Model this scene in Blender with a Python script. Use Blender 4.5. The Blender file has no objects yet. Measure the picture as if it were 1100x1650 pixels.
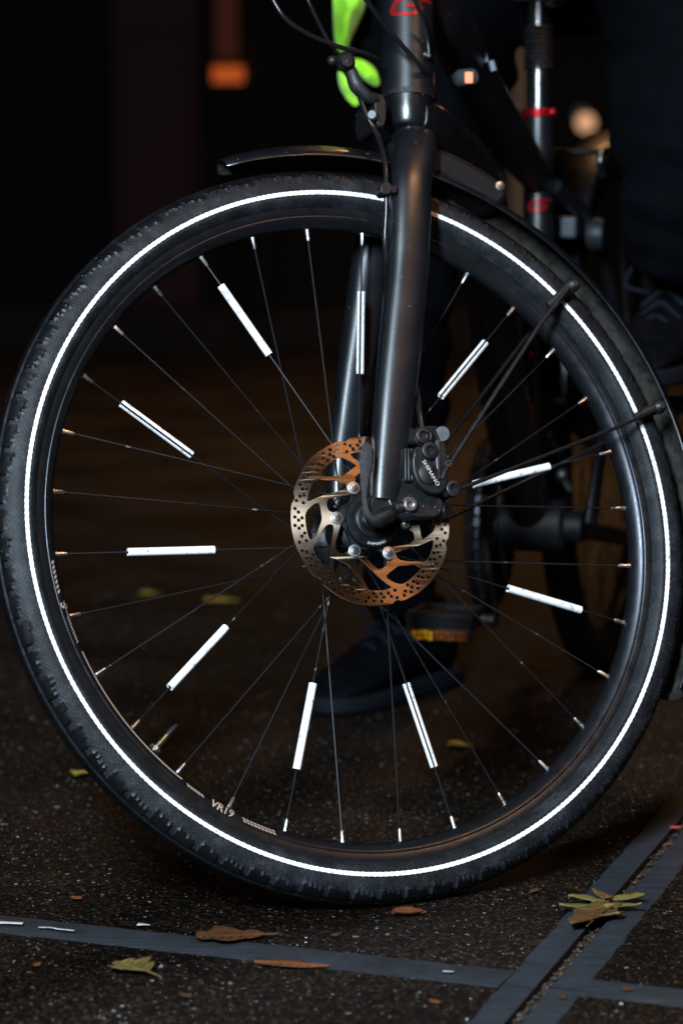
import bpy, bmesh, math, random
import numpy as np
from mathutils import Vector, Matrix, noise
random.seed(7)
SC = bpy.context.scene
COL = SC.collection
PI = math.pi
# ---------------------------------------------------------------- camera, world, lights
CAM_H = 0.6909
PITCH = math.radians(7.0)
F_PX = 4578.68
cam_d = bpy.data.cameras.new('camera'); cam = bpy.data.objects.new('camera', cam_d); COL.objects.link(cam)
cam.location = (0, 0, CAM_H); cam.rotation_euler = (math.radians(90) - PITCH, 0, 0)
cam_d.sensor_fit = 'VERTICAL'; cam_d.sensor_height = 36.0; cam_d.sensor_width = 24.0
cam_d.lens = F_PX / 1650 * 36.0
cam_d.clip_start = 0.05; cam_d.clip_end = 200
cam_d.dof.use_dof = True; cam_d.dof.focus_distance = 2.67; cam_d.dof.aperture_fstop = 4.5
SC.camera = cam

w_ = bpy.data.worlds.new('World'); SC.world = w_; w_.use_nodes = True
wn = w_.node_tree.nodes; wl = w_.node_tree.links
for n_ in list(wn): wn.remove(n_)
sky = wn.new('ShaderNodeTexSky'); sky.sky_type = 'NISHITA'; sky.sun_disc = False
sky.sun_elevation = math.radians(35); sky.sun_rotation = math.radians(-120)
bg = wn.new('ShaderNodeBackground'); bg.inputs['Strength'].default_value = 0.0001
wo = wn.new('ShaderNodeOutputWorld'); wl.new(sky.outputs[0], bg.inputs[0]); wl.new(bg.outputs[0], wo.inputs[0])

def aim(o, target):
    d = Vector(target) - o.location
    o.rotation_euler = d.to_track_quat('-Z', 'Y').to_euler()
def area(name, loc, target, size, power, col, size_y=None, spread=None):
    l = bpy.data.lights.new(name, 'AREA'); l.energy = power; l.color = col; l.size = size
    if size_y: l.shape = 'RECTANGLE'; l.size_y = size_y
    if spread: l.spread = math.radians(spread)
    o = bpy.data.objects.new(name, l); COL.objects.link(o); o.location = loc; aim(o, target); return o
def spot(name, loc, target, power, col, deg, r=0.1, blend=0.6):
    l = bpy.data.lights.new(name, 'SPOT'); l.energy = power; l.color = col; l.spot_size = math.radians(deg)
    l.spot_blend = blend; l.shadow_soft_size = r
    o = bpy.data.objects.new(name, l); COL.objects.link(o); o.location = loc; aim(o, target); return o
AX = (0.0107, 2.7073, 0.341)
area('flash_softbox', (-0.58, 0.0, 1.85), (AX[0], AX[1], 0.45), 0.26, 215, (0.70, 0.86, 1.0), size_y=0.95)
area('street_lamp_light', (2.35, 1.15, 4.35), AX, 0.6, 58, (1.0, 0.50, 0.23))
area('rear_street_lamp_light', (0.95, 6.4, 3.4), (0.1, 2.8, 0.1), 0.5, 15, (1.0, 0.50, 0.20))
spot('far_lamp_light', (1.2, 8.6, 3.6), (0.85, 8.2, 0), 300, (1.0, 0.50, 0.16), 95, 0.15, 1.0)
SC.view_settings.view_transform = 'Standard'; SC.view_settings.look = 'None'
SC.view_settings.gamma = 1.0; SC.view_settings.exposure = 0.0; SC.view_settings.use_curve_mapping = False

# ---------------------------------------------------------------- frames
CP, SP = math.cos(PITCH), math.sin(PITCH)
CAMP = np.array([0, 0, CAM_H])
A = np.array([0.01068312, 2.70730262, CAM_H - 0.349994])
U = np.array([0.91222038, 0.40969986, 0.0]); V = np.array([-0.12927314, 0.2878341, 0.94891516]); N = np.array([0.38877041, -0.86561975, 0.31553132])
def ray(x, y):
    a, b = (x - 550) / F_PX, (y - 825) / F_PX
    return np.array([a, -SP * b + CP, -CP * b - SP])
def W(u, v, w): return A + u * U + v * V + w * N            # wheel frame to world
def P(x, y, w):                                              # where the photographed point lies on the plane w of the wheel frame
    d = ray(x, y); Q0 = A + w * N
    return CAMP + d * (((Q0 - CAMP) @ N) / (d @ N))
def at(x, y, Y): d = ray(x, y); return CAMP + d * (Y / d[1])
def gnd(x, y, z=0.0):
    d = ray(x, y); return CAMP + d * ((z - CAM_H) / d[2])
def WP(r, deg, w): return W(r * math.cos(math.radians(deg)), r * math.sin(math.radians(deg)), w)
def nrm(v): v = np.array(v, float); return v / (np.linalg.norm(v) + 1e-12)

# ---------------------------------------------------------------- materials
MATS = {}
def mat(name, base, rough=0.5, metal=0.0, coat=0.0, emit=None, es=0.0, spec=0.5, aniso=0.0):
    m = bpy.data.materials.new(name); m.use_nodes = True
    b = m.node_tree.nodes['Principled BSDF']
    b.inputs['Base Color'].default_value = (*base, 1); b.inputs['Roughness'].default_value = rough
    b.inputs['Metallic'].default_value = metal; b.inputs['Coat Weight'].default_value = coat
    b.inputs['Specular IOR Level'].default_value = spec; b.inputs['Coat Roughness'].default_value = 0.12
    if aniso: b.inputs['Anisotropic'].default_value = aniso
    if emit: b.inputs['Emission Color'].default_value = (*emit, 1); b.inputs['Emission Strength'].default_value = es
    MATS[name] = m; return m
def nd(m, t, **kw):
    n = m.node_tree.nodes.new(t)
    for k, v in kw.items():
        if k.startswith('i_'):
            n.inputs[k[2:].replace('_', ' ')].default_value = v
        else: setattr(n, k, v)
    return n
def lk(m, a, b): m.node_tree.links.new(a, b)
def ramp(m, src, stops):
    r = nd(m, 'ShaderNodeValToRGB'); lk(m, src, r.inputs[0]); e = r.color_ramp.elements
    while len(e) < len(stops): e.new(0.5)
    for k, (p, c) in enumerate(stops): e[k].position = p; e[k].color = (*c, 1) if len(c) == 3 else c
    return r
def dusty(m, scale=60, amt=0.4, base=(0.012, 0.013, 0.015), dust=(0.06, 0.055, 0.05), rlo=0.3, rhi=0.55, bump=0.1, spots=0.0):
    """uneven dust film, roughness variation, tiny splashes"""
    b = m.node_tree.nodes['Principled BSDF']; tc = nd(m, 'ShaderNodeTexCoord')
    n1 = nd(m, 'ShaderNodeTexNoise', i_Scale=scale, i_Detail=6.0, i_Roughness=0.65); lk(m, tc.outputs['Object'], n1.inputs['Vector'])
    lo = 0.62 - 0.25 * amt
    r1 = ramp(m, n1.outputs['Fac'], [(lo, (0, 0, 0)), (lo + 0.28, (1, 1, 1))])
    mx = nd(m, 'ShaderNodeMix', data_type='RGBA'); mx.inputs[6].default_value = (*base, 1); mx.inputs[7].default_value = (*dust, 1)
    mu = nd(m, 'ShaderNodeMath', operation='MULTIPLY'); lk(m, r1.outputs[0], mu.inputs[0]); mu.inputs[1].default_value = amt; lk(m, mu.outputs[0], mx.inputs[0])
    out = mx.outputs[2]
    if spots:
        v = nd(m, 'ShaderNodeTexVoronoi', i_Scale=260.0); lk(m, tc.outputs['Object'], v.inputs['Vector'])
        rc = ramp(m, v.outputs['Distance'], [(0.12, (1, 1, 1)), (0.2, (0, 0, 0))])
        sep = nd(m, 'ShaderNodeSeparateColor'); lk(m, v.outputs['Color'], sep.inputs[0])
        th = nd(m, 'ShaderNodeMath', operation='GREATER_THAN'); lk(m, sep.outputs[0], th.inputs[0]); th.inputs[1].default_value = 1 - spots
        m2 = nd(m, 'ShaderNodeMath', operation='MULTIPLY'); lk(m, rc.outputs[0], m2.inputs[0]); lk(m, th.outputs[0], m2.inputs[1])
        mx2 = nd(m, 'ShaderNodeMix', data_type='RGBA'); lk(m, m2.outputs[0], mx2.inputs[0]); lk(m, out, mx2.inputs[6]); mx2.inputs[7].default_value = (0.14, 0.14, 0.14, 1); out = mx2.outputs[2]
    lk(m, out, b.inputs['Base Color'])
    mr = nd(m, 'ShaderNodeMapRange'); lk(m, n1.outputs['Fac'], mr.inputs[0]); mr.inputs[1].default_value = 0.3; mr.inputs[2].default_value = 0.7
    mr.inputs[3].default_value = rlo; mr.inputs[4].default_value = rhi; lk(m, mr.outputs[0], b.inputs['Roughness'])
    if bump:
        n2 = nd(m, 'ShaderNodeTexNoise', i_Scale=scale * 14, i_Detail=3.0); lk(m, tc.outputs['Object'], n2.inputs['Vector'])
        bp = nd(m, 'ShaderNodeBump', i_Strength=bump, i_Distance=0.0005); lk(m, n2.outputs['Fac'], bp.inputs['Height']); lk(m, bp.outputs[0], b.inputs['Normal'])
    return m
matte = dusty(mat('matte_black_paint', (0.01, 0.01, 0.01), 0.4, spec=0.8), 26, 0.22, (0.0045, 0.0055, 0.0075), (0.014, 0.014, 0.015), 0.31, 0.40, 0.10, spots=0.03)
gloss = dusty(mat('gloss_black_paint', (0.01, 0.01, 0.01), 0.2, coat=0.5, spec=0.9), 40, 0.2, (0.004, 0.0045, 0.0055), (0.016, 0.013, 0.010), 0.2, 0.34, 0.03, spots=0.04)
black_al = dusty(mat('black_aluminium', (0.01, 0.01, 0.01), 0.4), 90, 0.35, (0.005, 0.0055, 0.0065), (0.022, 0.020, 0.018), 0.35, 0.6, 0.15, spots=0.05)
plastic = dusty(mat('black_plastic', (0.01, 0.01, 0.01), 0.4), 120, 0.5, (0.004, 0.004, 0.005), (0.022, 0.018, 0.015), 0.35, 0.7, 0.2)
arm_m = dusty(mat('satin_black_plastic', (0.01, 0.01, 0.01), 0.6, spec=0.3), 60, 0.4, (0.004, 0.004, 0.005), (0.016, 0.013, 0.011), 0.5, 0.65, 0.15, spots=0.03)
cable_m = mat('cable_sheath', (0.008, 0.008, 0.009), 0.24)
rim_m = dusty(mat('rim_black_anodised', (0.05, 0.05, 0.05), 0.3, metal=0.85), 70, 0.35, (0.035, 0.037, 0.043), (0.05, 0.042, 0.035), 0.26, 0.42, 0.12)
silver = dusty(mat('worn_silver', (0.5, 0.5, 0.5), 0.3, metal=1.0), 300, 0.3, (0.5, 0.5, 0.5), (0.16, 0.14, 0.12), 0.28, 0.45, 0.05)
rivet_m = mat('rivet_steel', (0.38, 0.38, 0.38), 0.5, metal=0.9)
brass = dusty(mat('brass_valve', (0.5, 0.4, 0.2), 0.3, metal=1.0), 400, 0.3, (0.55, 0.42, 0.2), (0.2, 0.15, 0.1), 0.25, 0.4, 0.05)
retro = mat('white_retroreflective_sheet', (0.93, 0.93, 0.93), 0.6)
def _re():
    m = retro; b = m.node_tree.nodes['Principled BSDF']; tc = nd(m, 'ShaderNodeTexCoord')
    n = nd(m, 'ShaderNodeTexNoise', i_Scale=160.0, i_Detail=6.0, i_Roughness=0.75); lk(m, tc.outputs['Object'], n.inputs['Vector'])
    r = ramp(m, n.outputs['Fac'], [(0.33, (0.25, 0.24, 0.22)), (0.46, (0.94, 0.94, 0.94))]); lk(m, r.outputs[0], b.inputs['Base Color'])
_re()
red_m = mat('red_print', (0.30, 0.008, 0.012), 0.35, metal=0.4)
tan_print = mat('tan_print', (0.42, 0.30, 0.22), 0.45)
white_print = mat('pale_print', (0.6, 0.6, 0.6), 0.5)
dull_bolt = mat('dull_bolt', (0.10, 0.10, 0.10), 0.45, metal=0.8)
amber = mat('amber_reflector', (1.0, 0.52, 0.01), 0.25)
hub_m = dusty(mat('hub_black', (0.01, 0.01, 0.01), 0.35), 80, 0.25, (0.006, 0.007, 0.009), (0.016, 0.015, 0.015), 0.25, 0.4, 0.05)
# spokes: black with worn bright patches
spoke_m = mat('black_spoke', (0.02, 0.02, 0.02), 0.4, metal=0.0, spec=0.4)
def _sp():
    m = spoke_m; b = m.node_tree.nodes['Principled BSDF']; tc = nd(m, 'ShaderNodeTexCoord')
    n = nd(m, 'ShaderNodeTexNoise', i_Scale=85.0, i_Detail=5.0); lk(m, tc.outputs['Object'], n.inputs['Vector'])
    r = ramp(m, n.outputs['Fac'], [(0.66, (0.006, 0.007, 0.009)), (0.74, (0.30, 0.24, 0.18))]); lk(m, r.outputs[0], b.inputs['Base Color'])
_sp()
# brushed rotor steel: tangent runs round the disc (UV: x along the circumference, y outward)
rotor_m = mat('brushed_rotor_steel', (0.6, 0.58, 0.55), 0.38, metal=1.0, aniso=0.9)
rotor_m.node_tree.nodes['Principled BSDF'].inputs['Anisotropic Rotation'].default_value = 0.25
def _rt():
    m = rotor_m; b = m.node_tree.nodes['Principled BSDF']
    t = nd(m, 'ShaderNodeTangent', direction_type='UV_MAP', uv_map='UVMap'); lk(m, t.outputs[0], b.inputs['Tangent'])
    uv = nd(m, 'ShaderNodeUVMap', uv_map='UVMap'); mp = nd(m, 'ShaderNodeMapping'); lk(m, uv.outputs[0], mp.inputs[0]); mp.inputs['Scale'].default_value = (14, 3200, 1)
    n = nd(m, 'ShaderNodeTexNoise', i_Scale=1.0, i_Detail=4.0); lk(m, mp.outputs[0], n.inputs['Vector'])
    bp = nd(m, 'ShaderNodeBump', i_Strength=0.07, i_Distance=0.0003); lk(m, n.outputs['Fac'], bp.inputs['Height']); lk(m, bp.outputs[0], b.inputs['Normal'])
    r = ramp(m, n.outputs['Fac'], [(0.3, (0.28, 0.195, 0.135)), (0.7, (0.54, 0.385, 0.275))]); lk(m, r.outputs[0], b.inputs['Base Color'])
_rt()
# tyre rubber, UV in metres
side_m = mat('tyre_sidewall', (0.03, 0.03, 0.03), 0.6, spec=0.3)
def _ty():
    m = side_m; b = m.node_tree.nodes['Principled BSDF']; tc = nd(m, 'ShaderNodeTexCoord')
    uv = nd(m, 'ShaderNodeUVMap', uv_map='UVMap')
    hs = []
    for ang in (52, -52):
        mp = nd(m, 'ShaderNodeMapping'); lk(m, uv.outputs[0], mp.inputs[0]); mp.inputs['Rotation'].default_value = (0, 0, math.radians(ang))
        wv = nd(m, 'ShaderNodeTexWave', i_Scale=95.0, i_Distortion=0.6, i_Detail=1.0); wv.bands_direction = 'X'; lk(m, mp.outputs[0], wv.inputs['Vector']); hs.append(wv)
    mn = nd(m, 'ShaderNodeMath', operation='MAXIMUM'); lk(m, hs[0].outputs['Fac'], mn.inputs[0]); lk(m, hs[1].outputs['Fac'], mn.inputs[1])
    n1 = nd(m, 'ShaderNodeTexNoise', i_Scale=38.0, i_Detail=8.0, i_Roughness=0.7); lk(m, tc.outputs['Object'], n1.inputs['Vector'])
    n2 = nd(m, 'ShaderNodeTexNoise', i_Scale=420.0, i_Detail=3.0, i_Roughness=0.7); lk(m, tc.outputs['Object'], n2.inputs['Vector'])
    r = ramp(m, n1.outputs['Fac'], [(0.36, (0.004, 0.005, 0.007)), (0.52, (0.011, 0.0132, 0.0165)), (0.68, (0.028, 0.032, 0.038))])
    r2 = ramp(m, n2.outputs['Fac'], [(0.35, (0.45, 0.45, 0.45)), (0.7, (1.5, 1.5, 1.5))])
    mm = nd(m, 'ShaderNodeMix', data_type='RGBA', blend_type='MULTIPLY'); mm.inputs[0].default_value = 1; lk(m, r.outputs[0], mm.inputs[6]); lk(m, r2.outputs[0], mm.inputs[7])
    r3 = ramp(m, mn.outputs[0], [(0.75, (1, 1, 1)), (1.0, (1.12, 1.12, 1.12))])
    m3 = nd(m, 'ShaderNodeMix', data_type='RGBA', blend_type='MULTIPLY'); m3.inputs[0].default_value = 1; lk(m, mm.outputs[2], m3.inputs[6]); lk(m, r3.outputs[0], m3.inputs[7])
    lk(m, m3.outputs[2], b.inputs['Base Color'])
    bp = nd(m, 'ShaderNodeBump', i_Strength=0.18, i_Distance=0.0006); lk(m, mn.outputs[0], bp.inputs['Height'])
    bp2 = nd(m, 'ShaderNodeBump', i_Strength=0.4, i_Distance=0.0005); lk(m, n2.outputs['Fac'], bp2.inputs['Height']); lk(m, bp.outputs[0], bp2.inputs['Normal']); lk(m, bp2.outputs[0], b.inputs['Normal'])
_ty()
tread_m = dusty(mat('wet_tread_rubber', (0.01, 0.01, 0.01), 0.3, spec=0.3), 45, 0.3, (0.002, 0.0025, 0.0035), (0.012, 0.013, 0.015), 0.36, 0.6, 0.3, spots=0.03)
guard_m = dusty(mat('mudguard_plastic', (0.01, 0.01, 0.01), 0.2, coat=0.5), 30, 0.35, (0.004, 0.005, 0.007), (0.025, 0.022, 0.020), 0.22, 0.42, 0.08, spots=0.06)
guard_in = dusty(mat('muddy_plastic', (0.01, 0.01, 0.01), 0.7), 90, 0.9, (0.006, 0.006, 0.005), (0.034, 0.028, 0.020), 0.5, 0.85, 0.6)
cloth = dusty(mat('dark_denim', (0.01, 0.012, 0.02), 0.9, spec=0.04), 30, 0.6, (0.0013, 0.0017, 0.0027), (0.0038, 0.0048, 0.0072), 0.8, 0.95, 0.3)
shoe_m = dusty(mat('black_suede', (0.01, 0.012, 0.018), 0.8, spec=0.07), 60, 0.5, (0.001, 0.0016, 0.0026), (0.004, 0.0058, 0.009), 0.6, 0.8, 0.3)
sole_m = mat('dark_sole_rubber', (0.005, 0.0065, 0.010), 0.7, spec=0.15)
lime = dusty(mat('neon_lime_fabric', (0.4, 1.0, 0.02), 0.6), 20, 0.4, (0.38, 0.95, 0.02), (0.5, 1.0, 0.08), 0.5, 0.7, 0.1)
def _lime():
    lime.node_tree.nodes['Principled BSDF'].inputs['Sheen Weight'].default_value = 0.3
_lime()

# ---------------------------------------------------------------- mesh helpers
class MB:
    def __init__(s): s.v = []; s.f = []; s.uv = {}; s.mi = []
    def add(s, vs, fs, mi=0):
        o = len(s.v); s.v += [tuple(map(float, p)) for p in vs]; s.f += [tuple(i + o for i in f) for f in fs]; s.mi += [mi] * len(fs)
    def tube(s, pts, rad, seg=10, rad2=None, side=None, caps=True, mi=0, sq=1.0):
        pts = [np.array(p, float) for p in pts]; n = len(pts)
        if np.isscalar(rad): rad = [rad] * n
        if rad2 is None: rad2 = rad
        elif np.isscalar(rad2): rad2 = [rad2] * n
        vs = []; prev = None
        for i, p in enumerate(pts):
            t = nrm(pts[min(i + 1, n - 1)] - pts[max(i - 1, 0)])
            if side is not None: a = np.array(side, float)
            elif prev is None: a = np.array([0, 0, 1.]) if abs(t[2]) < 0.9 else np.array([1., 0, 0])
            else: a = prev
            a = nrm(a - t * (a @ t)); prev = a; b = np.cross(t, a)
            for k in range(seg):
                q = 2 * PI * k / seg
                cq, sn = math.cos(q), math.sin(q)
                if sq != 1: cq = math.copysign(abs(cq) ** sq, cq); sn = math.copysign(abs(sn) ** sq, sn)
                vs.append(p + a * cq * rad[i] + b * sn * rad2[i])
        fs = [(i * seg + k, i * seg + (k + 1) % seg, (i + 1) * seg + (k + 1) % seg, (i + 1) * seg + k) for i in range(n - 1) for k in range(seg)]
        if caps: fs += [tuple(range(seg - 1, -1, -1)), tuple((n - 1) * seg + k for k in range(seg))]
        s.add(vs, fs, mi)
    def cyl(s, p0, p1, r0, r1=None, seg=20, mi=0): s.tube([p0, p1], [r0, r1 if r1 is not None else r0], seg, mi=mi)
    def prism(s, poly, off, mi=0):
        """poly: 3-D points of one face; off: extrusion vector"""
        n = len(poly); P0 = [np.array(p, float) for p in poly]; off = np.array(off, float)
        s.add(P0 + [p + off for p in P0], [tuple(range(n - 1, -1, -1)), tuple(range(n, 2 * n))] + [(i, (i + 1) % n, (i + 1) % n + n, i + n) for i in range(n)], mi)
    def box(s, c, ax, ay, az, mi=0):
        c, ax, ay, az = (np.array(q, float) for q in (c, ax, ay, az))
        s.prism([c - ax - ay - az, c + ax - ay - az, c + ax + ay - az, c - ax + ay - az], 2 * az, mi)
    def ball(s, c, r, seg=12, mi=0, ax=None):
        c = np.array(c, float); r = np.array([r] * 3 if np.isscalar(r) else r, float); vs = []; rings = seg // 2
        for i in range(rings + 1):
            a = PI * i / rings
            for k in range(seg):
                b = 2 * PI * k / seg; vs.append(c + r * np.array([math.sin(a) * math.cos(b), math.sin(a) * math.sin(b), math.cos(a)]))
        s.add(vs, [(i * seg + k, (i + 1) * seg + k, (i + 1) * seg + (k + 1) % seg, i * seg + (k + 1) % seg) for i in range(rings) for k in range(seg)], mi)
    def lathe(s, prof, seg=64, c=A, a0=0, a1=360, fr=(U, V, N), closed=False, mi=0, caps=False):
        """prof: list of (r, w) in the wheel frame"""
        full = abs(a1 - a0) >= 360; n = seg if full else seg + 1; m = len(prof); vs = []
        for i in range(n):
            a = math.radians(a0 + (a1 - a0) * i / seg); d = fr[0] * math.cos(a) + fr[1] * math.sin(a)
            for r, w in prof: vs.append(c + d * r + fr[2] * w)
        fs = []
        for i in range(seg):
            i2 = (i + 1) % n
            for j in range(m if closed else m - 1):
                j2 = (j + 1) % m; fs.append((i * m + j, i * m + j2, i2 * m + j2, i2 * m + j))
        if caps and not full: fs += [tuple(range(m)), tuple((n - 1) * m + j for j in range(m - 1, -1, -1))]
        s.add(vs, fs, mi)

ORG = {}
def origin_of(o):
    while o.parent: o = o.parent
    return np.array(o.location)
def obj(name, mb, m, parent=None, bevel=0, smooth=40, org=None, subsurf=0, kind=None, label=None):
    me = bpy.data.meshes.new(name)
    o_ = origin_of(parent) if parent else np.array(org if org is not None else (0, 0, 0), float)
    vs = [(p[0] - o_[0], p[1] - o_[1], p[2] - o_[2]) for p in mb.v]
    me.from_pydata(vs, [], mb.f); me.validate()
    for mm in (m if isinstance(m, (list, tuple)) else [m]): me.materials.append(mm)
    if any(mb.mi) and len(mb.mi) == len(me.polygons): me.polygons.foreach_set('material_index', mb.mi)
    bm = bmesh.new(); bm.from_mesh(me); bmesh.ops.recalc_face_normals(bm, faces=bm.faces); bm.to_mesh(me); bm.free()
    if smooth:
        me.shade_smooth(); me.set_sharp_from_angle(angle=math.radians(smooth))
    o = bpy.data.objects.new(name, me); COL.objects.link(o)
    if parent: o.parent = parent
    else: o.location = tuple(o_)
    if bevel:
        b = o.modifiers.new('bevel', 'BEVEL'); b.width = bevel; b.segments = 2; b.limit_method = 'ANGLE'; b.angle_limit = math.radians(35)
    if subsurf:
        s = o.modifiers.new('subsurf', 'SUBSURF'); s.levels = subsurf; s.render_levels = subsurf
    if kind: o['kind'] = kind
    if label: o['label'] = label
    return o
def tag(o, label, cat, group=None, kind=None):
    o['label'] = label; o['category'] = cat
    if group: o['group'] = group
    if kind: o['kind'] = kind
    return o
def empty(name, loc=(0, 0, 0), parent=None):
    o = bpy.data.objects.new(name, None); COL.objects.link(o); o.empty_display_size = 0.05
    if parent: o.parent = parent
    else: o.location = tuple(loc)
    return o
def smoothpath(pts, n=8):
    """Catmull-Rom through points"""
    p = [np.array(q, float) for q in pts]; p = [2 * p[0] - p[1]] + p + [2 * p[-1] - p[-2]]; out = []
    for i in range(1, len(p) - 2):
        for k in range(n):
            t = k / n; a, b, c, d = p[i - 1], p[i], p[i + 1], p[i + 2]
            out.append(0.5 * (2 * b + (c - a) * t + (2 * a - 5 * b + 4 * c - d) * t * t + (3 * b - a - 3 * c + d) * t ** 3))
    out.append(p[-2]); return out
def lin(vals, n=8):
    out = []
    for i in range(len(vals) - 1):
        for k in range(n): out.append(vals[i] + (vals[i + 1] - vals[i]) * k / n)
    out.append(vals[-1]); return out
def bolt(name, c, axis, r, h, m, parent, label=None, seg=18, recess=True):
    axis = nrm(axis); c = np.array(c, float); b = MB()
    if recess:
        a = np.array([0, 0, 1.]) if abs(axis[2]) < 0.9 else np.array([1., 0, 0]); a = nrm(a - axis * (a @ axis)); q = np.cross(axis, a)
        rings = [(r, 0, seg), (r, h * 0.85, seg), (r * 0.88, h, seg), (r * 0.55, h, seg), (r * 0.5, h * 0.45, seg), (0.0001, h * 0.4, seg)]
        vs = []
        for rr, hh, _ in rings:
            for k in range(seg):
                t = 2 * PI * k / seg; vs.append(c + axis * hh + (a * math.cos(t) + q * math.sin(t)) * rr)
        b.add(vs, [(i * seg + k, i * seg + (k + 1) % seg, (i + 1) * seg + (k + 1) % seg, (i + 1) * seg + k) for i in range(len(rings) - 1) for k in range(seg)])
    else:
        b.tube([c, c + axis * h * 0.7, c + axis * h], [r, r, r * 0.75], seg)
    return obj(name, b, m, parent, label=label)
def curve2d(name, loops, thick, m, parent, fr_o, fu, fv, fn, res=1):
    """2-D closed loops (first is outer, others are holes) filled and extruded; placed in frame fr_o,fu,fv,fn"""
    cu = bpy.data.curves.new(name, 'CURVE'); cu.dimensions = '2D'; cu.fill_mode = 'BOTH'; cu.extrude = thick / 2
    for lp in loops:
        s = cu.splines.new('POLY'); s.points.add(len(lp) - 1)
        for i, (x, y) in enumerate(lp): s.points[i].co = (x, y, 0, 1)
        s.use_cyclic_u = True
    t = bpy.data.objects.new('t', cu); COL.objects.link(t); dg = bpy.context.evaluated_depsgraph_get(); dg.update()
    me = bpy.data.meshes.new_from_object(t.evaluated_get(dg)); bpy.data.objects.remove(t)
    co = np.empty(len(me.vertices) * 3); me.vertices.foreach_get('co', co); co = co.reshape(-1, 3); flat = co.copy()
    o_ = origin_of(parent)
    w = np.array(fr_o) - o_ + co[:, :1] * fu + co[:, 1:2] * fv + co[:, 2:3] * fn
    me.vertices.foreach_set('co', w.ravel()); me.materials.clear(); me.materials.append(m)
    me.name = name
    o = bpy.data.objects.new(name, me); COL.objects.link(o); o.parent = parent
    return o, flat
def text_mesh(name, txt, height, thick, m, parent, o3, fu, fv, fn, bend=None, shear=0.0, align='CENTER', sx=1.0, bold=0.0):
    """flat printed lettering as its own thin mesh; bend=(radius, angle0_deg, centre, outward_sign): set along a circle"""
    cu = bpy.data.curves.new(name, 'FONT'); cu.body = txt; cu.size = 1.0; cu.extrude = 0.0; cu.offset = bold; cu.align_x = align; cu.shear = shear; cu.resolution_u = 3
    t = bpy.data.objects.new('t', cu); COL.objects.link(t); dg = bpy.context.evaluated_depsgraph_get(); dg.update()
    me = bpy.data.meshes.new_from_object(t.evaluated_get(dg)); bpy.data.objects.remove(t)
    co = np.empty(len(me.vertices) * 3); me.vertices.foreach_get('co', co); co = co.reshape(-1, 3) * height / 0.7
    co[:, 0] *= sx; o_ = origin_of(parent)
    fu, fv, fn = (np.array(q, float) for q in (fu, fv, fn))
    if bend is None:
        w = np.array(o3) + co[:, :1] * fu + co[:, 1:2] * fv + thick * fn
    else:
        R, a0, sgn = bend; w = np.zeros_like(co)
        for i, (x, y, z) in enumerate(co):
            a = math.radians(a0) + sgn * x / R; d = U * math.cos(a) + V * math.sin(a)
            w[i] = np.array(o3) + d * (R - sgn * y * 1.0)
    me.vertices.foreach_set('co', (w - o_).ravel()); me.materials.clear(); me.materials.append(m)
    o = bpy.data.objects.new(name, me); COL.objects.link(o); o.parent = parent
    return o
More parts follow.
